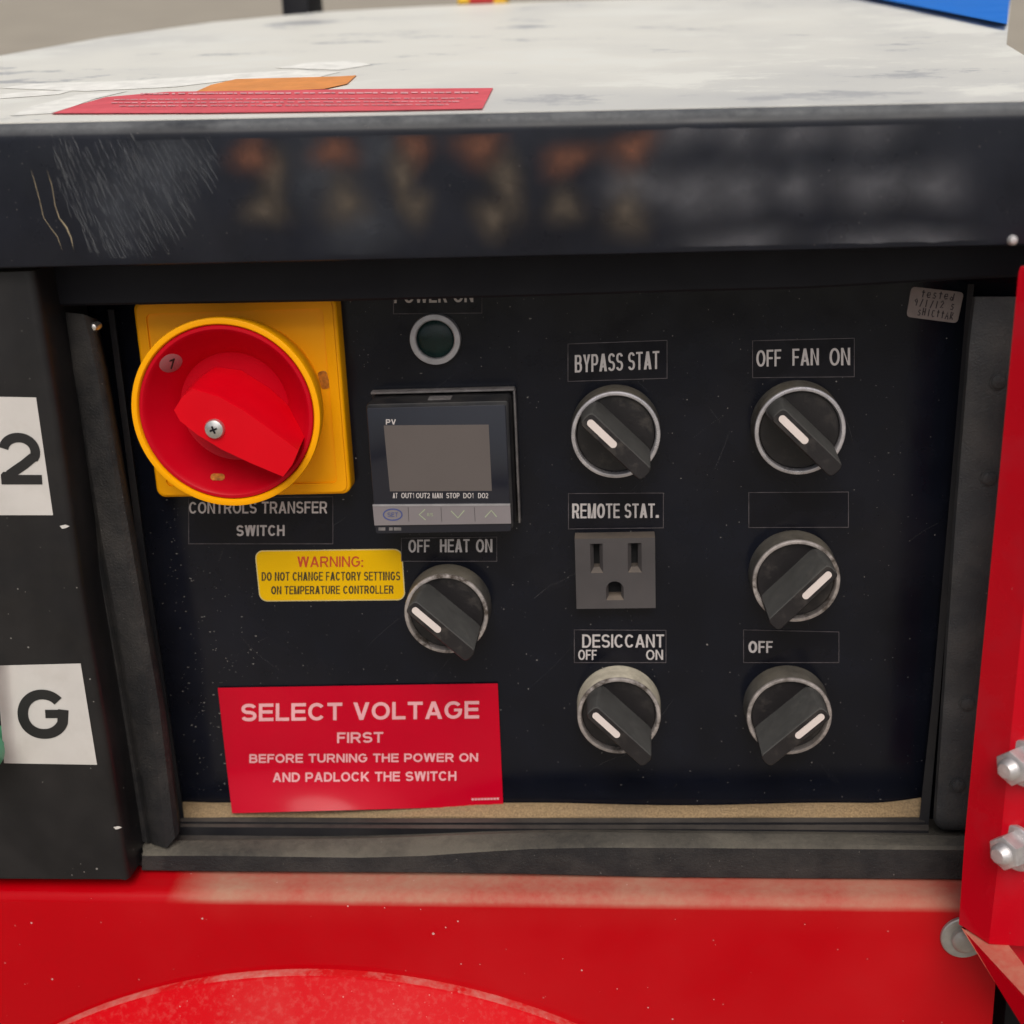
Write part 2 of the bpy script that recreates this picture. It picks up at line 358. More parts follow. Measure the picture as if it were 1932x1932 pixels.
def glyph(ch, W, th):
    """plain grotesque capital in a W x 1 box: list of ('line', centre line) and ('poly', outline)"""
    h = th / 2; L, P_ = (lambda *p: ('line', list(p))), (lambda *p: ('poly', list(p)))
    bar = lambda x0, x1, y0, y1: P_((x0, y0), (x1, y0), (x1, y1), (x0, y1))
    stem = bar(0, th, 0, 1); cv = lambda pts: ('line', pts)
    if ch == 'I': return [bar(0, th, 0, 1)]
    if ch == '.': return [bar(0, th, 0, th)]
    if ch == ':': return [bar(0, th, 0, th), bar(0, th, .5, .5 + th)]
    if ch == '/': return [P_((0, 0), (th, 0), (W, 1), (W - th, 1))]
    if ch == 'E': return [stem, bar(th, W, 1 - th, 1), bar(th, W * .94, .5 - h + .02, .5 + h + .02), bar(th, W, 0, th)]
    if ch == 'F': return [stem, bar(th, W, 1 - th, 1), bar(th, W * .9, .5 - h, .5 + h)]
    if ch == 'H': return [stem, bar(W - th, W, 0, 1), bar(th, W - th, .5 - h + .02, .5 + h + .02)]
    if ch == 'L': return [stem, bar(th, W, 0, th)]
    if ch == 'T': return [bar(0, W, 1 - th, 1), bar(W / 2 - h, W / 2 + h, 0, 1 - th)]
    s_ = th * 1.12
    if ch in 'AV':
        t2 = th * .58; yi = (W / 2 - s_) / (W / 2 - t2)
        pl = [(0, 0), (W / 2 - t2, 1), (W / 2 + t2, 1), (W, 0), (W - s_, 0), (W / 2, yi), (s_, 0)]
        if ch == 'V': return [('poly', [(x, 1 - y) for x, y in pl])]
        f = lambda y: s_ + (W / 2 - t2) * y
        y0, y1 = .22, .22 + th * .9
        return [('poly', pl), P_((f(y0), y0), (W - f(y0), y0), (W - f(y1), y1), (f(y1), y1))]
    if ch == 'W':
        out = []
        for k in (0, 1):
            w2 = W / 2 + th * .25; o = 0 if k == 0 else W - w2; t2 = th * .52; yi = (w2 / 2 - s_) / (w2 / 2 - t2)
            out.append(('poly', [(o + x, 1 - y) for x, y in ((0, 0), (w2 / 2 - t2, 1), (w2 / 2 + t2, 1), (w2, 0), (w2 - s_, 0), (w2 / 2, yi), (s_, 0))]))
        return out
    if ch == 'N': return [stem, bar(W - th, W, 0, 1), P_((th, 1), (th, 1 - 1.6 * th), (W - th, 0), (W - th, 1.6 * th))]
    if ch == 'M':
        k = 2.0 * th; x0, x1 = th, W / 2 - .45 * th; sl = (1 - k) / (x1 - x0); yc = 1 - sl * (W / 2 - th)
        lf = [(th, 1), (th, 1 - k), (x1, 0), (W / 2, 0), (W / 2, max(yc, .02))]
        return [stem, bar(W - th, W, 0, 1), ('poly', lf), ('poly', [(W - x, y) for x, y in lf[::-1]])]
    if ch == 'K':
        y0, y1 = .27, .27 + 1.45 * th; p = lambda t: (th + (W - .02 - th) * t, y0 + (1 - y0) * t)
        return [stem, P_((th, y0), p(1), (W - 1.3 * th - .02, 1), (th, y1)), P_(p(.2), p(.2 + 1.1 * th), (W, 0), (W - 1.3 * th, 0))]
    if ch == 'Y': return [P_((0, 1), (W / 2 - h, .40), (W / 2 + h, .40), (W, 1), (W - s_, 1), (W / 2, .40 + 1.25 * th), (s_, 1)), bar(W / 2 - h, W / 2 + h, 0, .40)]
    rx, ry = (W - th) / 2, (1 - th) / 2
    if ch == 'O': return [cv(arc(W / 2, .5, rx, ry, 0, 360, 48))]
    if ch == 'C': return [cv(arc(W / 2, .5, rx, ry, 38, 322, 44))]
    if ch == 'G': return [cv(arc(W / 2, .5, rx, ry, 40, 335, 48) + [(W - h, .42 + th * .85)]), bar(W * .54, W - th, .42, .42 + th * .85)]
    if ch == 'S':
        r4 = (1 - th) / 4
        return [cv(arc(W / 2, 1 - h - r4, rx * .95, r4, 18, 270, 26, 2.2)[:-1] + arc(W / 2, h + r4, rx, r4, 90, -162, 26, 2.2))]
    if ch == 'U': return [cv([(h, 1), (h, .40)] + arc(W / 2, .40, rx, .40 - h, 180, 360, 26)[1:-1] + [(W - h, .40), (W - h, 1)])]
    if ch == 'D': return [stem, cv([(th, 1 - h), (W * .42, 1 - h)] + arc(W * .42, .5, W * .58 - h, ry, 90, -90, 28)[1:-1] + [(W * .42, h), (th, h)])]
    def bowl(y0, y1, wd): c = (y0 + y1) / 2; r = (y1 - y0) / 2; return cv([(th, y1), (wd * .58, y1)] + arc(wd * .58, c, wd * .42 - h, r, 90, -90, 20, 2.1)[1:-1] + [(wd * .58, y0), (th, y0)])
    if ch == 'P': return [stem, bowl(.42, 1 - h, W)]
    if ch == 'R': return [stem, bowl(.46, 1 - h, W * .97), P_((W * .48, .46 - h), (W * .48 + 1.2 * th, .46 - h), (W, 0), (W - 1.15 * th, 0))]
    if ch == 'B': return [stem, bowl(.52, 1 - h, W * .94), bowl(h, .52 - th * .0 - .001, W)]
    if ch == '1': return [bar(W - th, W, 0, 1), P_((0, .80), (0, .80 - th * .9), (W - th, .80 - th * .5), (W - th, 1 - th * .3))]
    if ch == '2':
        r = .275; a = arc(W / 2, 1 - h - r, rx, r, 168, -22, 26, 2.05)
        return [cv(a + [(W * .80, .515), (W * .60, .39), (W * .36, .265), (h * 1.75, th * .98)]), bar(0, W, 0, th), P_((0, th), (h * 2.6, th), (h * 1.9, th * 1.35), (h * .55, th * 1.3))]
    raise KeyError(ch)
def letter(bm, body, fn, th=0.16, gap=0.13, lift=0.004):
    """set body in the quad fn; widths are squeezed to fit, stroke weight is kept"""
    asp = (fn(1, .5) - fn(0, .5)).length / (fn(.5, 1) - fn(.5, 0)).length
    nat = sum(WID[c] for c in body) + gap * (len(body) - 1); fix = th * sum(1 for c in body if c in 'I:.')
    k = (asp - fix) / nat if nat > 0 else 1
    x = 0.0; z = 0
    for ch in body:
        if ch in 'I:.': W = th
        else: W = WID[ch] * k
        if ch != ' ':
            t = min(th, W * .30) if ch not in 'I:.' else th
            for kind, pts in glyph(ch, W, t):
                z += 1; dz = Vector((0, 0, lift * (z % 3)))
                put = lambda p: bm.verts.new(fn((x + p[0]) / asp, p[1]) + dz)
                if kind == 'poly': bm.faces.new([put(p) for p in pts])
                else:
                    closed = math.hypot(pts[0][0] - pts[-1][0], pts[0][1] - pts[-1][1]) < 1e-6
                    rows = []; n = len(pts)
                    for i in range(n):
                        a = pts[i - 1] if i else (pts[-2] if closed else pts[0]); b = pts[i + 1] if i < n - 1 else (pts[1] if closed else pts[-1])
                        d = math.hypot(b[0] - a[0], b[1] - a[1]); nx, ny = -(b[1] - a[1]) / d, (b[0] - a[0]) / d
                        rows.append((put((pts[i][0] - nx * t / 2, pts[i][1] - ny * t / 2)), put((pts[i][0] + nx * t / 2, pts[i][1] + ny * t / 2))))
                    for r0, r1 in zip(rows, rows[1:]): bm.faces.new((r0[0], r1[0], r1[1], r0[1]))
        x += W + gap * k
    for f in bm.faces:
        f.normal_update()
        if f.normal.z < 0: f.normal_flip()
    return bm
def text(bm, body, x0, x1, yl0, yl1, w, yr0=None, yr1=None, th=0.15):
    """writing between x0..x1, its left end spanning yl0..yl1 and its right end yr0..yr1"""
    yr0 = yl0 if yr0 is None else yr0; yr1 = yl1 if yr1 is None else yr1
    return letter(bm, body, quad_fn((x0, yl0), (x1, yr0), (x1, yr1), (x0, yl1), w), th)

# ================================================================== SETTING
bm = bmesh.new()
for q in ((-60, -60), (60, -60), (60, 60), (-60, 60)): bm.verts.new((q[0], q[1], 0))
bm.faces.new(bm.verts[:])
me = bpy.data.meshes.new('ground'); bm.to_mesh(me); bm.free(); me.materials.append(M['ground'])
g = bpy.data.objects.new('ground', me); C.objects.link(g); g['kind'] = 'structure'

# ================================================================== RED MACHINE BODY
WF = 40.5                                             # how far the red front stands out from the panel
def yfold(x): return 1685 + 0.0105 * x
body = Thing('machine_body', 'glossy red machine body with a dusty ledge under the black control opening', 'machine', P(900, 1720, WF))
secs = []
for x in (-500, 0, 250, 600, 1000, 1400, 1877):
    f = P(x, yfold(x), WF); u = f.x; vt = f.y + 0.4
    if x == 1877: u = P(1877, 1870, WF).x
    pr = [(u, vt + 0.6, 0.0), (u, vt + 0.2, WF - 5.2)]
    for a in range(0, 91, 18): pr.append((u, vt - 4.4 + 4.4 * math.cos(R_(a)), WF - 4.4 + 4.4 * math.sin(R_(a))))
    pr += [(u, vt - 60, WF), (u, vt - 330, WF), (u, vt - 330, 0.0)]
    secs.append([Vector(p) for p in pr])
body.part('lower_front', loft(bmesh.new(), secs), 'red_paint')
bm = bmesh.new(); prism([(-340, -560), (165, -560), (165, 84), (-340, 84)], -420, -3.2, bm=bm)
body.part('enclosure', bm, 'void')
# round cowl that swells out of the red front
a, b, c = P(110, 1932, 41), P(582, 1829.5, 41), P(1085, 1932, 41)
d = 2 * (a.x * (b.y - c.y) + b.x * (c.y - a.y) + c.x * (a.y - b.y))
ux = ((a.x**2 + a.y**2) * (b.y - c.y) + (b.x**2 + b.y**2) * (c.y - a.y) + (c.x**2 + c.y**2) * (a.y - b.y)) / d
uy = ((a.x**2 + a.y**2) * (c.x - b.x) + (b.x**2 + b.y**2) * (a.x - c.x) + (c.x**2 + c.y**2) * (b.x - a.x)) / d
rad = math.hypot(a.x - ux, a.y - uy)
prof = [(rad, WF - 2), (rad, 43.4), (rad - 0.3, 44.0), (rad - 1.2, 44.4)]
for i in range(1, 15):
    t = i / 14; prof.append(((rad - 1.2) * (1 - t), 44.4 + 64 * (1 - (1 - t) ** 2.0) ** 0.85))
body.part('round_cowl', lathe(prof, 160, (ux, uy)), 'red_cowl')
bm = bmesh.new(); prism([(P(1886, 1870, 20).x, -330), (P(1886, 1870, 20).x + 60, -330), (P(1886, 1870, 20).x + 60, -120), (P(1886, 1870, 20).x, -120)], -20, 26, 3, bm=bm)
body.part('side_rail', bm, 'void')
wc = P(1819, 1770, WF + 1.2)
bt = body.part('washer', lathe([(7.9, WF + 0.1), (7.9, WF + 1.2), (7.5, WF + 1.6), (4.4, WF + 1.6)], 40, (wc.x, wc.y)), 'washer')
body.part('bolt_head', lathe([(4.6, WF + 1.5), (4.5, WF + 3.4), (3.6, WF + 4.4), (2.0, WF + 4.9), (0, WF + 5.0)], 32, (wc.x, wc.y)), 'washer', parent=bt)

# ================================================================== CONTROL PANEL PLATE
cp = prism([(P(60, 480, 0).x, -128), (P(1990, 480, 0).x, -128), (P(1990, 480, 0).x, 92), (P(60, 480, 0).x, 92)], -3, 0)
cp = link('control_panel', cp, 'panel', (0, -128, 0))
tag(cp, 'flat black painted control panel speckled with grit inside the machine opening', 'control panel')

bm = bmesh.new()
for i in range(46):                                    # hairline wipe marks
    x, y = random.uniform(330, 1720), random.uniform(620, 1490); ln = random.uniform(25, 130); a = random.choice((-0.5, 0.9, 1.2, -1.0)) + random.uniform(-.3, .3); cv_ = random.uniform(-.3, .3)
    ribbon(bm, [P(x + ln * t * math.cos(a + cv_ * t), y + ln * t * math.sin(a + cv_ * t), 0.05) for t in (0, .25, .5, .75, 1)], random.choice((0.1, 0.14, 0.22)))
link('scratch', bm, 'hairline', (0, -128, 0), cp, 0)['kind'] = 'stuff'
bm = bmesh.new()
for i in range(330):                                   # grit gathered towards the left edge and the foot of the plate
    if random.random() < 0.7:
        y = random.uniform(700, 1500); x = 262 + (y - 700) * 0.125 + 12 + abs(random.gauss(0, 75))
    else: x, y = random.uniform(360, 1740), random.uniform(560, 1510)
    c = P(x, y, 0.06); r = random.choice((0.08, 0.1, 0.12, 0.16, 0.24)); n_ = random.randint(4, 6); st0 = random.uniform(1, 2.6)
    bm.faces.new([bm.verts.new(c + Vector((r * st0 * math.cos(2 * math.pi * i_ / n_) * random.uniform(.6, 1.2), r * math.sin(2 * math.pi * i_ / n_) * random.uniform(.6, 1.2), 0.0))) for i_ in range(n_)])
gt = link('grit', bm, 'grit', (0, -128, 0), cp, 0); gt['kind'] = 'stuff'

# ================================================================== MOULDED FRAME ROUND THE OPENING
fr = Thing('opening_frame', 'black textured rubber frame moulding around the control panel opening', 'frame', P(270, 1640, 0))
def sec(pts): return [P(*p) for p in pts]
bm = loft(bmesh.new(), [
    sec([(98, 586, 2), (98, 586, 21), (101, 588, 23), (116, 588, 23.5), (122, 589, 21.8), (130, 590, 24.5), (158, 593, 26), (168, 598, 24.5), (176, 600, 22), (184, 602, 2)]),
    sec([(112, 700, 2), (112, 700, 21), (115, 700, 23), (127, 700, 23.5), (134, 700, 21.8), (142, 700, 24.5), (182, 700, 26), (192, 700, 24.5), (199, 700, 22), (205, 700, 2)]),
    sec([(163, 1028, 2), (163, 1028, 21), (166, 1028, 23), (180, 1028, 23.5), (187, 1028, 21.8), (194, 1028, 24.5), (236, 1028, 26), (248, 1028, 24.5), (256, 1028, 22), (262, 1028, 2)]),
    sec([(218, 1330, 2), (218, 1330, 21), (221, 1330, 23), (234, 1330, 23.5), (241, 1330, 21.8), (248, 1330, 24.5), (283, 1330, 26), (300, 1330, 24.5), (309, 1330, 22), (313, 1330, 2)]),
    sec([(264, 1588, 2), (264, 1588, 21), (267, 1588, 23), (278, 1590, 23.5), (285, 1592, 21.8), (292, 1594, 24.5), (314, 1600, 26.5), (330, 1582, 24.5), (338, 1572, 22), (344, 1560, 2)])])
fr.part('side_moulding', bm, 'rubber')
# sill: dusty top, wavy front
v0 = -118.0
ss = []
for x, yb, yf, ye in ((268, 1587, 1613, 1645), (330, 1586, 1613, 1646), (420, 1585.5, 1613, 1647), (560, 1583.5, 1615, 1648), (678, 1582, 1616.5, 1648.5), (800, 1578, 1613, 1649), (900, 1574, 1606, 1650.5),
                      (1002, 1571, 1600, 1652), (1120, 1570, 1597.5, 1655), (1252, 1571.5, 1598, 1658), (1500, 1573, 1599.5, 1660), (1815, 1577, 1602, 1662), (1900, 1578, 1603, 1663)):
    bk, fo = P(x, yb, 20.5), P(x, yf, 28.5)
    lo = P(x, ye, 29.0)
    ss.append([Vector((bk.x, bk.y - 6, 3)), bk + Vector((0, -1.5, -1.2)), bk, fo + Vector((0, 0.5, -1.2)), fo + Vector((0, -0.4, 0)), lo + Vector((0, 0.8, 0)), lo + Vector((0, 0, -1.0)), Vector((lo.x, lo.y, 3))])
fr.part('sill_moulding', loft(bmesh.new(), ss), 'rubber')
# two thin lips in front of the sand
bm = bmesh.new()
loft(bm, [[PV(x, y0, v0), PV(x, y1, v0), PV(x, y1, v0) + Vector((0, -3, 0)), PV(x, y0, v0) + Vector((0, -3, 0))] for x, y0, y1 in ((338, 1541, 1550), (760, 1543.5, 1552), (1250, 1543, 1552), (1745, 1542, 1551))])
fr.part('inner_lip', bm, 'inner')
bm = bmesh.new()
loft(bm, [[PV(x, y0, v0 - 0.6), PV(x, y1, v0 - 0.6), PV(x, y1, v0 - 0.6) + Vector((0, -4, 0)), PV(x, y0, v0 - 0.6) + Vector((0, -4, 0))] for x, y0, y1 in ((338, 1554, 1560), (760, 1556, 1563), (1250, 1556, 1564), (1752, 1556, 1567))])
fr.part('inner_lip', bm, 'inner')
bm = bmesh.new(); prism([(P(300, 1600, 0).x, -127), (P(1830, 1600, 0).x, -127), (P(1830, 1600, 0).x, v0 - 4.2), (P(300, 1600, 0).x, v0 - 4.2)], 0.2, 26, bm=bm)
fr.part('ledge', bm, 'inner')
# thin upright lips
bm = loft(bmesh.new(), [sec([(203, 584, 7), (214, 584, 7), (216, 584, 0.2), (203, 584, 0.2)]), sec([(258, 1020, 7), (271, 1020, 7), (273, 1020, 0.2), (258, 1020, 0.2)]), sec([(333, 1545, 8), (347, 1543, 8), (349, 1543, 0.2), (333, 1545, 0.2)])])
fr.part('inner_lip', bm, 'inner')
bm = loft(bmesh.new(), [sec([(1826, 536, 6), (1838, 536, 8), (1838, 536, 0.2), (1828, 536, 0.2)]), sec([(1788, 984, 6), (1801, 984, 8), (1801, 984, 0.2), (1790, 984, 0.2)]), sec([(1758, 1330, 6), (1772, 1330, 8), (1772, 1330, 0.2), (1760, 1330, 0.2)]), sec([(1732, 1567, 8), (1751, 1567, 10), (1751, 1567, 0.2), (1733, 1567, 0.2)])])
fr.part('inner_lip', bm, 'inner')
# right moulding with press-stud bumps, rounded at its foot
def rs(xl, xr, y, w=20): return sec([(xl + 40, y, 3), (xl + 1, y, w - 4), (xl + 6, y, w - 1), (xl + 16, y, w), (xr, y, w + 1), (xr + 40, y, w + 1), (xr + 40, y, 3)])
bm = loft(bmesh.new(), [rs(1834, 1925, 560), rs(1824, 1919, 642), rs(1797, 1879, 984), rs(1774, 1845, 1330), rs(1761, 1825, 1520), rs(1760, 1822, 1545, 19.5), rs(1766, 1820, 1558, 18.5), rs(1778, 1819, 1566, 17)])
rm = fr.part('side_moulding', bm, 'rubber_lit')
for x, y in ((1884, 720), (1866, 903), (1826, 1328), (1808, 1483)):
    q = P(x, y, 21)
    fr.part('stud', lathe([(2.9, 20.2), (2.8, 20.95), (2.3, 21.0), (2.1, 21.5), (1.2, 21.9), (0, 22)], 28, (q.x, q.y)), 'rubber_lit', parent=rm)
# header
hd = []
for x, y in ((103, 578), (640, 569), (1002, 560), (1288, 551), (1521, 545), (1835, 527), (1990, 520)):
    q = P(x, y, 25); hd.append([Vector((q.x, q.y, 1)), Vector((q.x, q.y, 24.2)), Vector((q.x, q.y + 0.8, 25)), Vector((q.x, q.y + 30, 25)), Vector((q.x, q.y + 30, 1))])
fr.part('header', loft(bmesh.new(), hd), 'void')
q = P(178, 617, 23)
fr.part('clip', lathe([(1.5, 20), (1.5, 23), (1.0, 24), (0, 24.4)], 16, (q.x, q.y)), 'clip')

# sand lying on the ledge
bm = bmesh.new(); rows = []
nx = 150
for i in range(nx + 1):
    x = 340 + (1738 - 340) * i / nx
    top = 1517 + 2.5 * math.sin(x * 0.011) + (max(0, (400 - x)) * -0.05) - (max(0, x - 1640) / 98) ** 1.5 * 13
    fr_ = 1541.5 + 1.0 * math.sin(x * 0.021)
    A, B = P(x, top, 0.5), PV(x, fr_, v0)
    row = []
    for j in range(7):
        t = j / 6; p = A.lerp(B, t); row.append(bm.verts.new((p.x, p.y + (0.5 * math.sin(t * math.pi) + random.uniform(-0.12, 0.12)) * (1 if 0 < j < 6 else 0), p.z)))
    row.append(bm.verts.new((B.x, v0 - 4, B.z))); rows.append(row)
for a, b in zip(rows, rows[1:]):
    for j in range(7): bm.faces.new((a[j], a[j + 1], b[j + 1], b[j]))
bmesh.ops.recalc_face_normals(bm, faces=bm.faces[:])
s = link('sand', bm, 'sand', (0, v0, 0), smooth=0); s['kind'] = 'stuff'
s['label'] = 'tan wind blown sand lying along the bottom ledge of the control panel'

# ================================================================== HOOD
hood = Thing('hood', 'dusty pale topped hood with a scratched black front lip above the panel', 'hood', P(966, 480, 45))
def lipv(u): return 134.3 - 0.0205 * u
def botv(u): return 93.3 - 0.0113 * u
secs = []
for u in (-300, -150, 0, 145, 300):
    t_, b_ = lipv(u), botv(u); pr = [(u, b_, 4), (u, b_, 44), (u, b_ + 0.4, 45), (u, b_ + 1.2, 45.3), (u, t_ - 5, 45.3)]
    for a in range(10, 82, 10):
        pr.append((u, t_ - 5 + 5 * math.sin(R_(a)), 40.3 + 5 * math.cos(R_(a))))
    e = Vector(pr[-1]); q = e + BACK * 12; pr += [tuple(q), (u, b_ + 20, 20), (u, b_ + 20, 4)]
    secs.append([Vector(p) for p in pr])
lip = hood.part('front_lip', loft(bmesh.new(), secs), 'hood_black')
def lip_end(u): return Vector((u, HOOD0.y - 0.0205 * u, HOOD0.z)) + BACK * 1.5
out = [lip_end(-330)] + [PH(x, y) for x, y in ((-420, 180), (-200, 138), (0, 105), (200, 70), (400, 42), (600, 23), (800, 12), (1000, 4), (1200, -2), (1500, -7), (1750, -10), (1907, -12), (1905, 20), (1901, 60), (1899, 84), (1935, 106), (2060, 118), (2200, 150))] + [lip_end(300)]
bm = bmesh.new()
hi = [bm.verts.new(p) for p in out]; lo = [bm.verts.new(p - HUP * 10) for p in out]
bm.faces.new(hi)
for i in range(len(hi)):
    j = (i + 1) % len(hi); bm.faces.new((hi[i], lo[i], lo[j], hi[j]))
bmesh.ops.recalc_face_normals(bm, faces=bm.faces[:])
hood.part('top_skin', bm, 'hood_top', smooth=0)
def flat(pts, lift, th=0.3):
    bm = bmesh.new(); hi = [bm.verts.new(PH(x, y, lift + th)) for x, y in pts]; lo = [bm.verts.new(PH(x, y, lift)) for x, y in pts]
    bm.faces.new(hi)
    for i in range(len(hi)):
        j = (i + 1) % len(hi); bm.faces.new((hi[i], lo[i], lo[j], hi[j]))
    bmesh.ops.recalc_face_normals(bm, faces=bm.faces[:]); return bm
rl = hood.part('warning_label', flat([(98, 214), (140, 200), (200, 183), (316, 173), (480, 171), (660, 168), (930, 166), (910, 205), (700, 209), (390, 213)], 0.2), 'red_label', smooth=0, label='faded red warning label')
bm = bmesh.new()
for yy, x0, x1 in ((175.5, 265, 900), (187, 215, 880), (193, 210, 860), (199, 225, 840)):
    x = x0
    while x < x1:
        ln = random.uniform(4, 15); h = random.uniform(1.1, 1.7) if yy > 180 else random.uniform(2.2, 3.2)
        vs = [bm.verts.new(PH(px, py - 0.004 * (x - 200), 0.75)) for px, py in ((x, yy), (x + ln, yy), (x + ln, yy + h), (x, yy + h))]
        bm.faces.new(vs); x += ln + random.choice((1.5, 2.0, 2.5, 6.0))
hood.part('print', bm, 'pinkwhite', parent=rl, smooth=0)
hood.part('orange_label', flat([(362, 176), (398, 160), (446, 149), (640, 144), (672, 142), (655, 158), (610, 168), (480, 172)], 0.15), 'orange', smooth=0, label='orange label strip')
for pts in (((20, 218), (60, 200), (150, 178), (240, 172), (180, 186), (140, 200), (95, 214)), ((0, 186), (0, 178), (60, 172), (140, 170), (110, 178)), ((0, 166), (60, 158), (250, 152), (420, 140), (560, 132), (640, 136), (600, 146), (430, 152), (330, 164), (160, 172)), ((520, 128), (580, 118), (665, 114), (700, 122), (640, 132))):
    hood.part('paper_scrap', flat(pts, 0.1, 0.08), 'scrap', smooth=0)
# wear on the lip: fine scratches, two scrapes, rubbed paint
def lipP(x, y): return P(x, y, 45.42)
bm = bmesh.new()
for i in range(760):
    x = random.uniform(95, 400); y = random.uniform(248, 462)
    # the scuffed patch narrows to the lower right
    if x > 405 - max(0, y - 300) * 0.72 or y > 262 + (x - 60) * 1.9 or random.random() < 0.25: continue
    ln = random.uniform(10, 58); a = R_(62 - (x - 250) * 0.05 + random.uniform(-5, 5))
    pts = [lipP(x + ln * t * math.cos(a) + random.uniform(-0.7, 0.7), min(486, y + ln * t * math.sin(a))) for t in (0, .2, .4, .6, .8, 1)]
    ribbon(bm, pts, random.choice((0.12, 0.16, 0.2, 0.28, 0.42)))
hood.part('scratch', bm, 'scratch', parent=lip, smooth=0)
bm = bmesh.new()
ribbon(bm, [lipP(x, y) for x, y in ((58, 318), (66, 345), (74, 375), (82, 410), (92, 425), (108, 446), (118, 474))], 0.35)
ribbon(bm, [lipP(x, y) for x, y in ((88, 320), (98, 350), (104, 388), (112, 412), (126, 430), (134, 448), (140, 474))], [0.3, 0.35, 0.4, 0.6, 1.0, 0.7, 0.4])
hood.part('scrape', bm, 'scrape', parent=lip, smooth=0)
def spot(px, py, rx, ry, rot=0):
    """soft round patch of rubbed paint lying on the lip"""
    bm = bmesh.new(); lay = bm.loops.layers.uv.verify(); c = lipP(px, py) + Vector((0, 0, random.uniform(0, 0.15)))
    rings = []
    for r in (0.0, .25, .5, .75, 1.0):
        if r == 0: rings.append([bm.verts.new(c)] * 24); continue
        rw = []
        for i in range(24):
            a = 2 * math.pi * i / 24; k_ = r * (1 + 0.12 * math.sin(3 * a + px)); x, y = rx * k_ * math.cos(a), ry * k_ * math.sin(a)
            p_ = c + Vector((x * math.cos(rot) - y * math.sin(rot), x * math.sin(rot) + y * math.cos(rot), 0))
            p_.y = min(lipv(p_.x) - 5.4, max(botv(p_.x) + 1.8, p_.y)); rw.append(bm.verts.new(p_))
        rings.append(rw)
    for q_ in range(4):
        for i in range(24):
            j = (i + 1) % 24
            vs = [rings[q_][i], rings[q_ + 1][i], rings[q_ + 1][j]] + ([rings[q_][j]] if q_ else [])
            f = bm.faces.new(vs); vv = [0.5 + q_ * .125, .5 + (q_ + 1) * .125, .5 + (q_ + 1) * .125, .5 + q_ * .125]
            for lp, v_ in zip(f.loops, vv): lp[lay].uv = (0.5, v_)
    return bm
for x, y, rx, ry, ro in ((475, 293, 11, 10, 0), (632, 285, 12, 9, 0), (780, 280, 9, 11, 0), (905, 275, 13, 10, 0.3), (1070, 300, 14, 8, 0.3), (1195, 280, 14, 9, 0.5)):
    hood.part('faded_mark', spot(x, y, rx, ry, ro), 'fade_orange', parent=lip, smooth=0)
for x, y, rx, ry, ro in ((515, 330, 8, 15, 0), (500, 395, 12, 9, 0), (650, 380, 12, 13, 0), (760, 330, 8, 16, 0), (785, 390, 9, 10, 0), (955, 340, 9, 18, 0.3), (930, 410, 11, 11, 0), (1065, 390, 10, 10, 0), (1185, 400, 11, 15, 0)):
    hood.part('faded_mark', spot(x, y, rx, ry, ro), 'fade_tan', parent=lip, smooth=0)
for x, y, rx, ry in ((1290, 240, 16, 12), (1395, 245, 14, 11), (1510, 245, 16, 12), (1640, 238, 20, 12), (1190, 345, 18, 12), (1300, 365, 26, 14), (1400, 360, 16, 12), (1500, 355, 13, 11), (1640, 350, 24, 12), (1770, 352, 18, 12), (1400, 460, 26, 9), (1640, 460, 24, 9), (1760, 458, 18, 9)):
    hood.part('faded_mark', spot(x, y, rx, ry), 'fade_grey', parent=lip, smooth=0)
for x, y, rx, ry in ((600, 320, 18, 22), (680, 420, 24, 22), (720, 280, 14, 16), (300, 340, 22, 26), (220, 400, 20, 24), (330, 290, 20, 16)):
    hood.part('dust_haze', spot(x, y, rx, ry), 'fade_blue', parent=lip, smooth=0)
q = P(1910, 453, 45.3)
hood.part('rivet', lathe([(1.6, 45.2), (1.5, 46), (0.9, 46.7), (0, 46.9)], 20, (q.x, q.y)), 'zinc')

# things on and beyond the hood
bm = flat([(1652, -4), (1776, 20.5), (1900, 45.5), (1904, 10), (1908, -14), (1600, -14)], 0.3, 2.5)
tag(link('plastic_sheet', bm, 'blue', PH(1800, 10), smooth=0), 'bright blue plastic sheet lying on the far end of the pale hood', 'sheet')
def stand(x0, x1, y0, y1, w, th):
    a, b = P(x0, y1, w), P(x1, y0, w)
    return prism([(a.x, a.y), (b.x, a.y), (b.x, b.y), (a.x, b.y)], w - th, w, 2)
wp = PH(560, 22).z - 40; pa, pb = P(531, 15, wp), P(583, 15, wp)
tag(link('black_post', prism([(pa.x, pa.y - 900), (pb.x, pa.y - 900), (pb.x, pa.y + 60), (pa.x, pa.y + 60)], wp - 40, wp, 2), 'void', (pa + pb) / 2), 'dark post rising behind the far edge of the pale hood', 'post')
wz = PH(905, 8).z
t = Thing('marker_block', 'red block with yellow ends just showing over the hood top', 'marker', P(905, 9, wz))
t.part('center_block', stand(884, 930, -60, 8, wz, 30), 'mark_red')
for x0, x1 in ((862, 884), (930, 952)): t.part('end_cap', stand(x0, x1, -60, 8, wz, 30), 'mark_yellow')

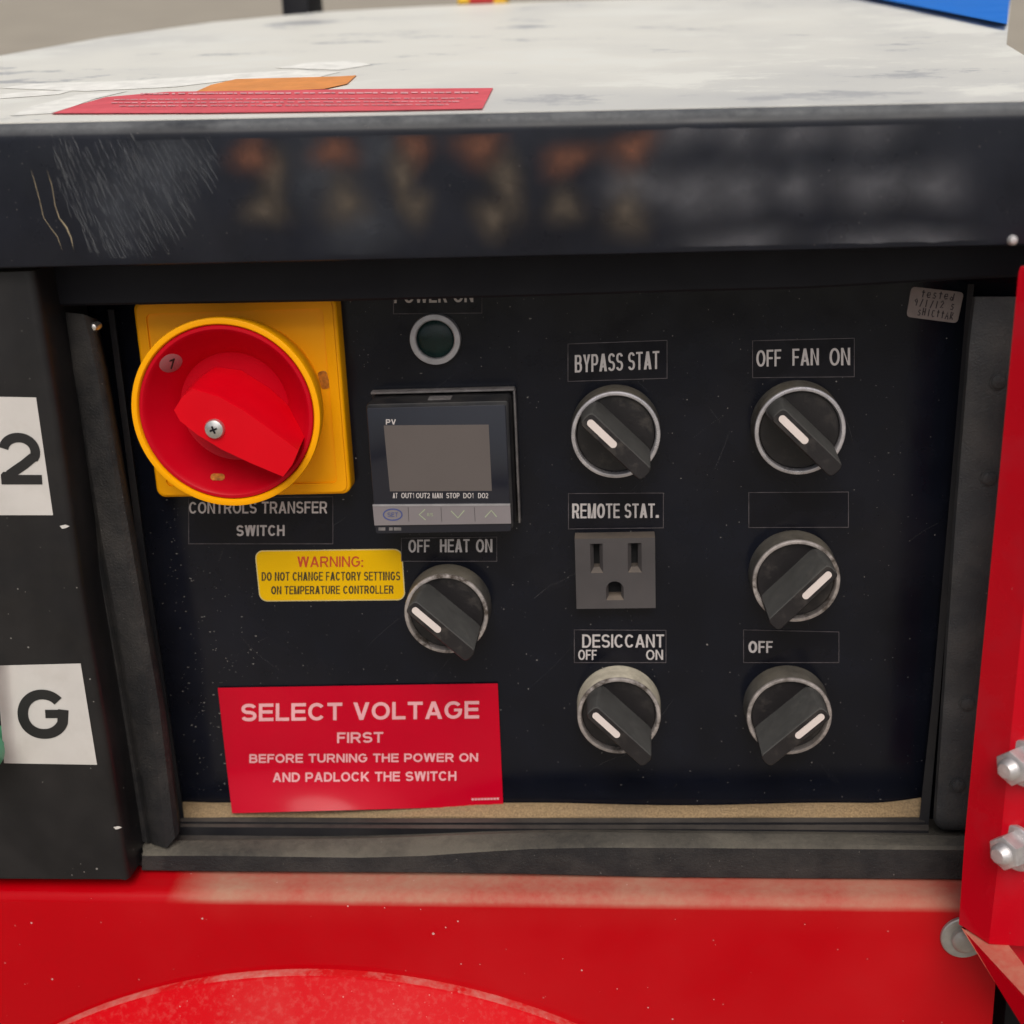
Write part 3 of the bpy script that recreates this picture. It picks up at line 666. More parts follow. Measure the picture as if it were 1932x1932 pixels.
# ================================================================== BLACK COVER DOOR AT THE LEFT
WD = 40.0
door = Thing('cover_door', 'black cover door with white paper stickers beside the control opening', 'door', P(100, 1660, WD))
secs = []
for (xe, ye), (xs, ys) in (((50, 512), (96, 500)), ((97, 790), (143, 800)), ((141, 1115), (178, 1115)), ((196, 1440), (228, 1430)), ((231, 1662), (263, 1643))):
    e, s_ = P(xe, ye, WD), P(xs, ys, 27)
    far = Vector((-330, e.y, WD)); r = 3.2
    pr = [Vector((-330, e.y, 4)), far]
    for a in range(0, 91, 18):
        pr.append(Vector((e.x - 1 + r * math.sin(R_(a)) , e.y, WD - r + r * math.cos(R_(a)))))
    pr += [Vector((max(s_.x, e.x + 2.3), e.y, 26)), Vector((max(s_.x, e.x + 2.3), e.y, 4))]
    secs.append(pr)
bm = loft(bmesh.new(), secs)
es = [e for e in bm.edges if abs(e.verts[0].co.y - secs[-1][0].y) < 0.01 and abs(e.verts[1].co.y - secs[-1][0].y) < 0.01 and min(e.verts[0].co.z, e.verts[1].co.z) > WD - 0.5]
bmesh.ops.bevel(bm, geom=es, offset=1.0, segments=2, affect='EDGES')
door.part('door_skin', bm, 'door_black')
def sheet(fn, nx, ny):
    bm = bmesh.new(); g = [[bm.verts.new(fn(i / nx, j / ny)) for i in range(nx + 1)] for j in range(ny + 1)]
    for j in range(ny):
        for i in range(nx): bm.faces.new((g[j][i], g[j][i + 1], g[j + 1][i + 1], g[j + 1][i]))
    for f in bm.faces:
        f.normal_update()
        if f.normal.z < 0: f.normal_flip()
    bmesh.ops.solidify(bm, geom=bm.faces[:], thickness=0.12)
    return bm
p2 = door.part('number_sticker', sheet(quad_fn((-90, 747), (68, 750), (100, 972), (-90, 972), WD + 0.25), 2, 2), 'paper', smooth=0, label='white sticker with black numeral two')
bm = bmesh.new(); letter(bm, '2', quad_fn((-6, 816), (73, 817), (80, 914), (3, 914), WD + 0.42), 0.185)
door.part('numeral', bm, 'ink', parent=p2, smooth=0)
curl = lambda s, t: WD + 0.25 + 5.0 * max(0, 1 - s / 0.17) ** 1.6
pg = door.part('letter_sticker', sheet(quad_fn((-5, 1256), (152, 1252), (183, 1443), (8, 1440), curl), 24, 2), 'paper', smooth=60, label='white sticker with black letter g and curling left edge')
bm = bmesh.new(); letter(bm, 'G', quad_fn((31, 1301), (126, 1301), (134, 1394), (35, 1394), WD + 0.45), 0.2)
door.part('lettering', bm, 'ink', parent=pg, smooth=0)
for x, y, s_ in ((222, 1562, 5), (122, 994, 6)):
    bm = bmesh.new(); vs = [bm.verts.new(P(x + dx * s_, y + dy * s_, WD + 0.3)) for dx, dy in ((-1.6, -0.3), (0.3, -0.7), (1.6, -0.2), (0.4, 0.4), (-0.8, 0.6))]; bm.faces.new(vs)
    door.part('paint_chip', bm, 'paper', smooth=0)
q = P(-54, 1430, 56)
kb = lathe([(0, 41), (6.0, 41), (6.2, 47), (8.4, 49), (8.8, 55), (8.2, 58), (5, 60), (0, 60.3)], 36, (q.x, q.y))
tag(link('green_knob', kb, 'green', (q.x, q.y, 40)), 'light green round knob at the edge of the black cover door', 'knob')

# ================================================================== RED BRACKET AT THE RIGHT
br = Thing('red_bracket', 'red folded steel bracket bolted upright over the right side of the frame', 'bracket', P(1840, 1745, 60))
Lp = [(1927, 503), (1923, 514), (1911, 640), (1878.5, 984), (1850, 1280), (1821, 1583), (1810, 1746)]
Fp = [(2004, 490), (2000, 502), (1985, 640), (1954, 984), (1922, 1290), (1893, 1583), (1874, 1738)]
secs = []
for (x, y), (xf, yf) in zip(Lp, Fp):
    a = P(x, y, 56); f = P(xf, yf, 66); f.y = a.y
    secs.append([Vector((a.x + 9, a.y, 50)), Vector((a.x + 0.5, a.y, 54.6)), Vector((a.x, a.y, 55.4)), Vector((a.x + 0.7, a.y, 56.3)), f + Vector((-0.8, 0, -0.2)), f + Vector((0.8, 0, 0.1)), Vector((f.x + 45, a.y, 70)), Vector((f.x + 45, a.y, 50))])
br.part('upright', loft(bmesh.new(), secs), 'red_bracket')
U0, U1 = P(1818, 1755, 57.5), P(1965, 1914, 100)
st_ = [P(1813, 1749.5, 57), U0, PV(1869, 1739, U0.y + 0.6), PV(1869, 1739, U0.y + 0.6) + Vector((0, -5, 0))]
en_ = [P(1955, 1979, 99), U1, PV(1990, 1896, U1.y + 0.6), PV(1990, 1896, U1.y + 0.6) + Vector((0, -12, 0))]
md_ = [p.lerp(q, 0.5) for p, q in zip(st_, en_)]
br.part('foot_flange', loft(bmesh.new(), [st_, md_, en_]), 'red_bracket', smooth=20)
c_ = [P(x, y, 60) for x, y in ((1876, 1660), (2150, 1660), (2150, 2160), (1960, 1960), (1878, 1800))]
br.part('gusset', prism([(p.x, p.y) for p in c_], 57, 60), 'red_bracket', smooth=0)
def hexbolt(c, ax, name='bolt'):
    """nut on a stud: axis ax points out of the bracket face"""
    ax = ax.normalized(); rot = ax.to_track_quat('Z', 'Y').to_matrix()
    bm = bmesh.new(); b2 = lathe([(0, 0), (7.4, 0), (7.4, 1.3), (7.0, 1.6), (0, 1.6)], 36); wash = b2
    nut = prism([(5.6 * math.cos(R_(60 * i + 12)), 5.6 * math.sin(R_(60 * i + 12))) for i in range(6)], 1.5, 7.5, 0.7)
    stud = lathe([(0, 7), (3.5, 7.0), (3.5, 7.6), (3.1, 7.9), (3.45, 8.2), (3.1, 8.6), (3.4, 9.0), (3.0, 9.6), (2.2, 10.4), (0, 10.6)], 28)
    for b in (wash, nut, stud):
        for v in b.verts: v.co = c + rot @ v.co
    n = br.part('nut', nut, 'zinc'); br.part('washer', wash, 'zinc', parent=n); br.part('stud', stud, 'zinc', parent=n)
for x, y in ((1934, 1439), (1920, 1598)): hexbolt(P(x, y, 67.5), Vector((-0.80, 0.05, 0.62)))

# ================================================================== NAME PLATES
def name_plate(x0, x1, yl0, yl1, words, label, yr0=None, yr1=None, r=0.3, edge_gleam=True):
    yr0 = yl0 if yr0 is None else yr0; yr1 = yl1 if yr1 is None else yr1
    fn = quad_fn((x0, yl0), (x1, yr0), (x1, yr1), (x0, yl1), 0.0)
    c = [fn(0, 0), fn(1, 0), fn(1, 1), fn(0, 1)]; o = (c[0] + c[2]) / 2
    bm = prism([(p.x, p.y) for p in c], 0.02, 0.28)
    pl = link('name_plate', bm, 'plate', o, smooth=0)
    tag(pl, label, 'label', 'black name plates on the control panel')
    if edge_gleam:  # grey rim strips painted in for the reflection along the plate edges
        bm = bmesh.new()
        for i in range(4):
            a, b = c[i], c[(i + 1) % 4]; n = Vector((-(b - a).y, (b - a).x, 0)).normalized(); e = (b - a).normalized() * 0.02
            wd = 0.24 if i in (0, 2, 3) else 0.2
            prism([(p.x, p.y) for p in (a + e, b - e, b - e + n * wd, a + e + n * wd)], 0.30, 0.34 + 0.01 * i, bm=bm)
        link('edge_gleam', bm, 'plate_edge', o, pl, 0)
    if words:
        bm = bmesh.new()
        for wd in words: text(bm, *wd[:5], 0.42, *(wd[5:7] if len(wd) > 5 else ()), th=wd[7] if len(wd) > 7 else 0.15)
        link('lettering', bm, 'white_ink', o, pl, 0)
    return pl
name_plate(742, 910, 536, 592.5, [('POWER ON', 744, 893, 546, 572, 544, 570, 0.17)], 'black plate half hidden under the header above the green lamp', 535, 591)
name_plate(1071, 1259, 648, 720, [('BYPASS STAT', 1084.5, 1244, 670, 703, 662, 696, 0.165)], 'black plate lettered bypass stat in narrow white capitals', 641, 714)
name_plate(1419, 1612, 642, 713, [('OFF', 1427, 1474, 661, 692, 659, 691, 0.13), ('FAN', 1495, 1545, 658, 690, 657, 689, 0.13), ('ON', 1565, 1604, 657, 690, 656, 689, 0.13)], 'black plate lettered off fan on in narrow white capitals', 637, 711)
name_plate(1072, 1252, 930, 998, [('REMOTE STAT.', 1079.5, 1243, 950, 978, 950, 977, 0.2)], 'black plate lettered remote stat in bold white above the outlet', 929, 996)
name_plate(1412, 1601, 928, 995.5, [], 'blank black plate without writing above a knob', 927, 995)
name_plate(757, 938, 1014, 1059, [('OFF', 770.5, 811, 1018.5, 1042.5, 1018, 1042, 0.15), ('HEAT', 830, 886, 1017.5, 1042, 1017, 1042, 0.15), ('ON', 898, 929, 1017.5, 1042, 1017, 1042, 0.15)], 'black plate lettered off heat on below the temperature controller', 1012, 1059)
name_plate(1083, 1257, 1187, 1250, [('DESICCANT', 1098.5, 1253, 1197, 1222, 1197, 1221.5, 0.14), ('OFF', 1091, 1126, 1226, 1245, 1226, 1245, 0.14), ('ON', 1219, 1251, 1226, 1245, 1226, 1245, 0.15)], 'black plate lettered desiccant with off and on beneath', 1188, 1250)
name_plate(1402, 1583, 1187, 1250, [('OFF', 1412, 1458, 1209.5, 1232, 1209.5, 1231.7, 0.19)], 'black plate lettered off alone in bold white', 1191, 1250)
name_plate(356, 629, 938, 1026, [('CONTROLS TRANSFER', 356.7, 617.5, 947, 969, 946, 968.5, 0.15), ('SWITCH', 446, 537, 991, 1011.5, 990.5, 1011, 0.18)], 'wide black plate lettered controls transfer switch under the red dial', 936, 1026)

# ================================================================== SELECTOR SWITCHES
def selector():
    t = Thing('selector_switch', 'selector', 'switch', (0, 0, 0), 'selector switches on the control panel')
    t.part('collar', lathe([(15.2, 0.05), (15.3, 0.5), (15.25, 1.2), (15.15, 5.5), (15.05, 8.6), (14.9, 9.3), (14.85, 9.5)], 80), 'collar')
    t.part('ring', lathe([(14.8, 9.4), (15.0, 9.8), (15.05, 10.2), (14.85, 10.65), (14.4, 10.8), (13.75, 10.7), (13.45, 10.3), (13.35, 9.2), (13.3, 7.6)], 80), 'bezel')
    bm = lathe([(13.28, 7.4), (13.28, 8.4), (12.9, 8.8), (0, 9.0)], 64)
    # lever: low at the marked end, high at the tail, flanks drafted
    L, w0, w1 = 14.9, 4.3, 2.75
    def outline(hw, ln, n=8):
        pts = []
        for sgn, c in ((1, ln - hw), (-1, -(ln - hw))):
            for i in range(n + 1):
                a = R_(-90 + 180 * i / n) if sgn > 0 else R_(90 + 180 * i / n)
                pts.append((hw * 0.7 * math.copysign(abs(math.cos(a)) ** 0.75, math.cos(a)) + c, hw * math.copysign(abs(math.sin(a)) ** 0.75, math.sin(a))))
        return pts
    lo, mid, hi, top = outline(w0, L + 0.3), outline(w0 - 0.25, L + 0.2), outline(w1 + 0.05, L - 0.1), outline(w1 - 0.25, L - 0.45)
    h = lambda x: 26.6 + 0.03 * x                       # +x is the tail
    secs = [[Vector((x, y, 8.3)) for x, y in lo], [Vector((x, y, 11.0)) for x, y in mid], [Vector((x, y, h(x) - 0.35)) for x, y in hi], [Vector((x, y, h(x))) for x, y in top]]
    loft(bm, secs)
    kn = t.part('knob', bm, 'knob', smooth=24)
    st = prism(rrect(-6.3, 0, 12.4, 2.4, 1.15, 6), 0, 0.3)
    for v in st.verts: v.co.z += h(v.co.x) + 0.02
    t.part('marker_line', st, 'cream', parent=kn)
    return t
proto = selector().e
SEL = [  # centre on the panel (mm), lever angle, label
    (37.0, 29.6, -45, 'black lever selector switch with clean bright ring below the bypass stat plate'),
    (98.2, 29.5, -45, 'black lever selector switch with clean bright ring below the fan plate'),
    (98.2, -23.7, 225, 'selector switch turned to the right below the blank plate'),
    (-24.1, -34.3, -43, 'selector switch with scuffed dusty ring beside the yellow warning sticker'),
    (36.4, -74.5, -45, 'selector switch with thickly dusted tan collar below the desiccant plate'),
    (97.0, -75.0, 222, 'dirty selector switch turned to the right at the foot of the panel')]
for i, (u, v, a, lab) in enumerate(SEL):
    if i == 0: e = proto; kids = list(proto.children)
    else:
        e = proto.copy(); C.objects.link(e); kids = []
        for ch in list(proto.children):
            c = ch.copy(); C.objects.link(c); c.parent = e; kids.append(c)
            for gch in list(ch.children):
                d = gch.copy(); C.objects.link(d); d.parent = c
    e.matrix_world = MW @ Matrix.Translation((u * 0.001, v * 0.001, 0)); e['label'] = lab
    for c in kids:
        if i == 4 and c.name.startswith('collar'): c.data = c.data.copy(); c.data.materials[0] = M['collar_tan']
        if i > 1 and c.name.startswith('ring'): c.data = c.data.copy(); c.data.materials[0] = M['bezel_worn']
        if c.name.startswith('knob'): c.rotation_euler = (0, 0, R_(a))
        else: c.rotation_euler = (0, 0, R_(i * 47))

# ================================================================== ROTARY TRANSFER SWITCH
TC = Vector((-90.1, 44.4, 0))
ts = Thing('transfer_switch', 'large red rotary transfer switch on a square yellow plate', 'switch', TC)
bm = prism(rrect(TC.x, TC.y + 0.2, 69.6, 69.2, 3.2, 6), 0.05, 8.0, 1.1, seg=3)
pl = ts.part('base_plate', bm, 'yellow')
bm = bmesh.new()
ro, ri = rrect(TC.x, TC.y + 0.2, 67.2, 66.8, 2.6, 6), rrect(TC.x, TC.y + 0.2, 60.8, 60.6, 1.8, 6)
secs = [[Vector((x, y, 7.8)) for x, y in ro], [Vector((x, y, 8.7)) for x, y in ro], [Vector((x, y, 8.7)) for x, y in ri], [Vector((x, y, 7.8)) for x, y in ri]]
loft(bm, secs, cap=False)
ts.part('rim', bm, 'yellow', parent=pl)
c2 = (TC.x, TC.y)
ts.part('collar', lathe([(27.5, 8.0), (27.8, 14), (30.2, 19), (31.2, 26), (31.5, 29.2), (31.3, 29.8), (30.7, 30.0), (29.6, 29.9), (29.2, 29.3), (29.0, 20)], 96, c2), 'yellow')
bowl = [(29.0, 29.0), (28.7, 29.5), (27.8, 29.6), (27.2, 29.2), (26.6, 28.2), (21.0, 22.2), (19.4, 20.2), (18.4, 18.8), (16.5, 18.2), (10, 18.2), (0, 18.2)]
dial = ts.part('dial', lathe(bowl, 96, c2), 'dial_shade_red')
# grip bar: blunt head at the upper left, running to the rim at the lower right
ang = R_(-34)
def gp(x, y, z): return Vector((TC.x + x * math.cos(ang) - y * math.sin(ang), TC.y + x * math.sin(ang) + y * math.cos(ang), z))
TOPS = [(-13.2, -4.2), (-12.9, 1.2), (-11.2, 5.2), (-3, 7.3), (6, 7.4), (16, 6.4), (27.0, 5.2), (27.6, 0), (27.0, -5.2), (16, -6.8), (6, -7.7), (-3, -7.5), (-10, -6.4)]
BASE = [(-14.8, -6), (-14.6, 2.6), (-12.0, 8.2), (-4, 12.0), (7, 11.8), (17, 9.8), (25.2, 7.6), (26.4, 0), (25.2, -7.2), (17, -9.2), (6, -10.4), (-3, -11), (-11, -9.6)]
def grip(t, z):
    """outline part way from the base (0) to the top face (1)"""
    return [gp(a[0] + (b[0] - a[0]) * t, a[1] + (b[1] - a[1]) * t, z - 0.05 * (a[0] * t)) for a, b in zip(BASE, TOPS)]
bm = bmesh.new()
loft(bm, [grip(0, 18.3), grip(0.10, 22), grip(0.28, 28), grip(0.62, 34), grip(0.82, 37.0), grip(0.89, 38.2), grip(0.95, 39.0), grip(1.0, 39.4)])
es = [e for e in bm.edges if min(v.co.z for v in e.verts) > 37.5 and abs(e.verts[0].co.z - e.verts[1].co.z) < 1.2]
ts.part('handle', bm, 'red_plastic', parent=dial, smooth=60)
sc_ = P(404, 810, 40.2)
screw = ts.part('screw', lathe([(0, 38), (3.3, 38), (3.3, 39.7), (2.9, 40.5), (1.6, 41.0), (0, 41.1)], 32, (sc_.x, sc_.y)), 'steel')
bm = bmesh.new()
for w_, h_ in ((2.6, 0.62), (0.62, 2.6)):
    prism(rrect(sc_.x, sc_.y, w_, h_, 0.2, 2, R_(18)), 41.0, 41.22 + 0.01 * (w_ > 1), bm=bm)
ts.part('cross_slot', bm, 'void', parent=screw)
def on_wall(px, py, w, r):
    """frame on the sloping wall of the bowl under a pixel: centre, right, up, normal"""
    q = P(px, py, w); d = Vector((q.x - TC.x, q.y - TC.y, 0)).normalized()
    n = (-d + Vector((0, 0, 0.93))).normalized(); up = Vector((0.22, 1, 0)); up = (up - n * up.dot(n)).normalized()
    return TC + d * r + Vector((0, 0, 22.2 + (r - 21.0) * 1.07)), up.cross(n), up, n
c_, ex, ey, nn = on_wall(333, 692, 25, 24.2)
bm = lathe([(3.9, -0.6), (3.9, 0.12), (3.6, 0.3), (0, 0.3)], 36)
for v in bm.verts: v.co = c_ + ex * v.co.x + ey * v.co.y + nn * v.co.z
pad = ts.part('number_window', bm, 'pale_pad')
bm = bmesh.new(); letter(bm, '1', lambda s_, t_: c_ + ex * (s_ - .55) * 1.7 + ey * (t_ - .5) * 4.3 + nn * 0.42, 0.17)
ts.part('numeral', bm, 'ink', parent=pad, smooth=0)
c3, ex, ey, nn = on_wall(409, 910, 25, 23.6)
bm = prism(rrect(0, 0, 4.6, 2.6, 1.1, 4, R_(10)), -0.6, 0.25)
for v in bm.verts: v.co = c3 + ex * v.co.x + ey * v.co.y + nn * v.co.z
ts.part('lock_mark', bm, 'amber', smooth=0)
q = P(611, 717, 8.2)
ts.part('moulded_mark', prism(rrect(q.x, q.y, 3.2, 6.2, 1.2, 4, R_(10)), 7.9, 8.25, 0.12), 'amber', smooth=0)

# ================================================================== INDICATOR LAMP
q = P(820.5, 641, 2.6)
lamp = Thing('indicator_lamp', 'unlit dark green indicator lamp in a flat grey ring', 'lamp', (q.x, q.y, 0))
lamp.part('ring', lathe([(8.75, 0.05), (8.75, 2.1), (8.5, 2.6), (6.9, 2.7), (6.55, 2.4), (6.4, 0.6)], 64, (q.x, q.y)), 'ring')
lamp.part('lens', lathe([(6.4, 0.5), (6.35, 1.2), (5.0, 1.9), (2.6, 2.3), (0, 2.4)], 48, (q.x, q.y)), 'green_lens')

# ================================================================== TEMPERATURE CONTROLLER
WC = 18.0
cf = [P(690, 767.5, WC), P(953, 765, WC), P(968, 1004, WC), P(707.6, 1006.5, WC)]
cc = sum(cf, Vector()) / 4; cw, ch = (cf[1] - cf[0]).length, (cf[2] - cf[1]).length
tc = Thing('temperature_controller', 'square black temperature controller with a blank display and grey button strip', 'controller', (cc.x, cc.y, 0))
tc.part('housing', prism(rrect(cc.x + 0.4, cc.y + 1.0, cw + 1.2, ch + 0.6, 1.2, 4), 0.05, WC - 0.4, 0.5), 'ctrl')
fl = prism(rrect(cc.x + 0.6, cc.y + 0.6, cw + 3.4, ch + 4.2, 1.0, 4), 0.05, 1.2, 0.3)
flg = tc.part('flange', fl, 'ctrl')
# worn edges of the clear guard
bm = bmesh.new()
prism([(cc.x - cw / 2 - 0.6, cc.y + ch / 2 + 2.0), (cc.x + cw / 2 + 2.0, cc.y + ch / 2 + 2.0), (cc.x + cw / 2 + 2.0, cc.y + ch / 2 + 2.7), (cc.x - cw / 2 - 0.6, cc.y + ch / 2 + 2.7)], 1.1, 5.5, 0.2, bm=bm)
prism([(cc.x + cw / 2 + 1.6, cc.y - ch / 2 - 1.2), (cc.x + cw / 2 + 2.3, cc.y - ch / 2 - 1.2), (cc.x + cw / 2 + 2.3, cc.y + ch / 2 + 1.98), (cc.x + cw / 2 + 1.6, cc.y + ch / 2 + 1.98)], 1.1, 5.0, 0.2, bm=bm)
tc.part('guard_edge', bm, 'edge_grey', parent=flg)
bm = prism([(cc.x - 3.2, cc.y + ch / 2 + 0.2), (cc.x + 4.6, cc.y + ch / 2 + 0.2), (cc.x + 4.6, cc.y + ch / 2 + 1.5), (cc.x - 3.2, cc.y + ch / 2 + 1.5)], 8, 14, 0.3)
tc.part('latch', bm, 'edge_grey')
face = tc.part('face', prism(rrect(cc.x, cc.y, cw, ch, 0.8, 4), WC - 0.5, WC, 0.2), 'glass')
def on_face(tl, tr, br_, bl, h):
    c = [P(*p, WC) for p in (bl, br_, tr, tl)]; return prism([(p.x, p.y) for p in c], WC - 0.1, WC + h)
tc.part('display', on_face((724, 802.5), (922, 801), (928, 926), (735.7, 927), 0.06), 'screen', parent=face, smooth=0)
sp = tc.part('button_strip', on_face((703.5, 953), (962.6, 951.5), (964.5, 987), (707, 990.5), 0.5), 'strip', smooth=0)
bm = on_face((703.5, 951.2), (962.6, 949.7), (962.8, 953), (703.7, 954.5), 0.62); tc.part('strip_edge', bm, 'ring', parent=sp, smooth=0)
bm = bmesh.new(); W2 = WC + 0.14
text(bm, 'PV', 728, 747, 791, 801, W2, th=0.2)
tc.part('caption', bm, 'white_ink', parent=face, smooth=0); bm = bmesh.new()
for wd, x0, x1 in (('AT', 741, 750), ('OUT1', 757, 781), ('OUT2', 785, 811), ('MAN', 816, 835), ('STOP', 842, 867), ('DO1', 874, 893), ('DO2', 902, 921)): text(bm, wd, x0, x1, 930, 940, W2, th=0.15)
tc.part('lettering', bm, 'white_ink', parent=face, smooth=0)
bm = bmesh.new()
for x0, x1 in ((714, 727), (734, 741), (743, 757)):
    c = [P(*p, W2) for p in ((x0, 1001), (x1, 1001), (x1, 995), (x0, 995))]; bm.faces.new([bm.verts.new(p) for p in c])
tc.part('small_print', bm, 'edge_grey', parent=face, smooth=0)
def pix_ribbon(bm, pts, wd, w): return ribbon(bm, [P(x, y, w) for x, y in pts], wd)
bm = bmesh.new(); W3 = WC + 0.6
pix_ribbon(bm, [(741 + 17.5 * math.cos(a), 971 + 10.5 * math.sin(a)) for a in [2 * math.pi * i / 28 for i in range(29)]], 0.42, W3)
text(bm, 'SET', 731, 751, 967, 975, W3 + 0.05, th=0.12)
tc.part('set_mark', bm, 'blue_ink', parent=sp, smooth=0)
bm = bmesh.new()
for pts in (((802, 961), (791, 971), (803, 981)), ((851, 964), (864, 977), (876, 963)), ((915, 976), (927, 963), (937, 975))): pix_ribbon(bm, pts, 0.34, W3)
text(bm, 'R/S', 806, 817, 968, 974, W3, th=0.12)
tc.part('arrow_mark', bm, 'green_ink', parent=sp, smooth=0)
bm = bmesh.new()
for x in (770, 832, 895): pix_ribbon(bm, [(x, 957), (x + 1.5, 984)], 0.12, W3 - 0.02)
tc.part('groove', bm, 'ctrl', parent=sp, smooth=0)

# ================================================================== POWER OUTLET
WO = 7.0
oc = [P(1086, 1016.5, WO), P(1236, 1013, WO), P(1235, 1148.7, WO), P(1088, 1148.7, WO)]
om = sum(oc, Vector()) / 4; ow, oh = 27.9, (oc[0] - oc[3]).length
ot = Thing('power_outlet', 'square grey three hole power outlet without a plug below the remote stat plate', 'outlet', (om.x, om.y, 0))
def hole_outline(kind):
    if kind == 'L': a, b = P(1113, 1025, WO), P(1138, 1080, WO); return a, b
    if kind == 'R': a, b = P(1183, 1030, WO), P(1211, 1078, WO); return a, b
def plate_with_holes():
    """outlet face built as bars round the three recesses"""
    bm = bmesh.new()
    L0, L1 = P(1113, 1026, WO), P(1138, 1081, WO); R0, R1 = P(1184, 1029, WO), P(1211, 1079, WO); G0, G1 = P(1143, 1097, WO), P(1177, 1132, WO)
    x0, x1, y0, y1 = om.x - ow / 2, om.x + ow / 2, om.y - oh / 2, om.y + oh / 2
    top = max(L0.y, R0.y); bot = min(L1.y, R1.y)
    def box(xa, xb, ya, yb): prism([(xa, ya), (xb, ya), (xb, yb), (xa, yb)], 0.1, WO, bm=bm)
    box(x0, x1, top, y1); box(x0, L0.x, bot, top); box(L1.x, R0.x, bot, top); box(R1.x, x1, bot, top)
    box(x0, x1, G0.y, bot); box(x0, G0.x, G1.y, G0.y); box(G1.x, x1, G1.y, G0.y); box(x0, x1, y0, G1.y)
    bmesh.ops.remove_doubles(bm, verts=bm.verts[:], dist=0.001)
    return bm, (L0, L1, R0, R1, G0, G1, top, bot)
bm, (L0, L1, R0, R1, G0, G1, top, bot) = plate_with_holes()
# drop the walls shared by neighbouring bars
seen = {}
bm.verts.index_update()
for f in list(bm.faces):
    k_ = tuple(sorted(v.index for v in f.verts)); seen.setdefault(k_, []).append(f)
bmesh.ops.delete(bm, geom=[f for fs in seen.values() if len(fs) > 1 for f in fs], context='FACES_ONLY')
fb = ot.part('outlet_face', bm, 'outlet', smooth=0)
for a, b, sl in (((L0.x, bot), (L1.x, top), (1117, 1136)), ((R0.x, bot), (R1.x, top), (1191, 1209))):
    # recess: sloped floor down to the slot
    w_, h_ = b[0] - a[0], b[1] - a[1]
    o_ = [(a[0], a[1]), (b[0], a[1]), (b[0], b[1]), (a[0], b[1])]
    i_ = [(a[0] + w_ * .26, a[1] + h_ * .14), (b[0] - w_ * .26, a[1] + h_ * .14), (b[0] - w_ * .26, b[1] - h_ * .05), (a[0] + w_ * .26, b[1] - h_ * .05)]
    bm = bmesh.new()
    loft(bm, [[Vector((x, y, WO - 0.02)) for x, y in o_], [Vector((x, y, WO - 2.0)) for x, y in i_], [Vector((x, y, 1.0)) for x, y in i_]], cap=False)
    rc = ot.part('slot', bm, 'outlet', parent=fb, smooth=0)
ot.part('back', prism([(om.x - ow / 2 + .3, om.y - oh / 2 + .3), (om.x + ow / 2 - .3, om.y - oh / 2 + .3), (om.x + ow / 2 - .3, om.y + oh / 2 - .3), (om.x - ow / 2 + .3, om.y + oh / 2 - .3)], 0.02, 1.2), 'black', smooth=0)
a, b = (G0.x, G1.y), (G1.x, G0.y); w_, h_ = b[0] - a[0], b[1] - a[1]; cx_ = (a[0] + b[0]) / 2
arch = lambda r, y0_, y1_: [(cx_ - r, y0_), (cx_ + r, y0_)] + [(cx_ + r * math.cos(R_(t)), y1_ - r + r * math.sin(R_(t))) for t in range(0, 181, 20)]
o_ = arch(w_ * .5, a[1], b[1]); i_ = arch(w_ * .36, a[1] + h_ * .13, b[1] - h_ * .04)
bm = bmesh.new(); loft(bm, [[Vector((x, y, WO - 0.02)) for x, y in o_], [Vector((x, y, WO - 2.2)) for x, y in i_], [Vector((x, y, 1.0)) for x, y in i_]], cap=False)
# corner fillers between the arch and its square cut-out
for sx in (1, -1):
    pts = [(cx_ + sx * w_ * .5, b[1])] + [(cx_ + sx * w_ * .5 * math.cos(R_(t)), b[1] - w_ * .5 + w_ * .5 * math.sin(R_(t))) for t in range(0, 91, 15)]
    prism(pts if sx > 0 else pts[::-1], 3, WO - 0.01, bm=bm)
ot.part('slot', bm, 'outlet', parent=fb, smooth=0)

# ================================================================== STICKERS AND SIGN
fn = quad_fn((483, 1038), (759.5, 1035.5), (764.6, 1131.5), (489.7, 1134), 0.0)
c = [fn(0, 0), fn(1, 0), fn(1, 1), fn(0, 1)]; o = (c[0] + c[2]) / 2
sw, sh = (c[1] - c[0]).length, (c[3] - c[0]).length; rot = math.atan2((c[1] - c[0]).y, (c[1] - c[0]).x)
bm = prism(rrect(o.x, o.y, sw, sh, 3.0, 6, rot), 0.02, 0.25)
wst = link('warning_sticker', bm, 'warn_edge', o, smooth=0)
tag(wst, 'yellow rounded warning sticker about factory settings beside the heat knob', 'sticker')
link('face', prism(rrect(o.x, o.y, sw - 0.7, sh - 0.7, 2.7, 6, rot), 0.2, 0.30), 'warn', o, wst, 0)
bm = bmesh.new(); text(bm, 'WARNING:', 561, 685, 1050, 1070, 0.38, 1049.5, 1069.5, 0.15); link('heading', bm, 'red_ink', o, wst, 0)
bm = bmesh.new()
text(bm, 'DO NOT CHANGE FACTORY SETTINGS', 493.6, 755, 1079.5, 1096, 0.38, 1078.5, 1095, 0.185)
text(bm, 'ON TEMPERATURE CONTROLLER', 511.5, 742.5, 1106, 1121.5, 0.38, 1104.5, 1120, 0.185)
link('lettering', bm, 'olive_ink', o, wst, 0)

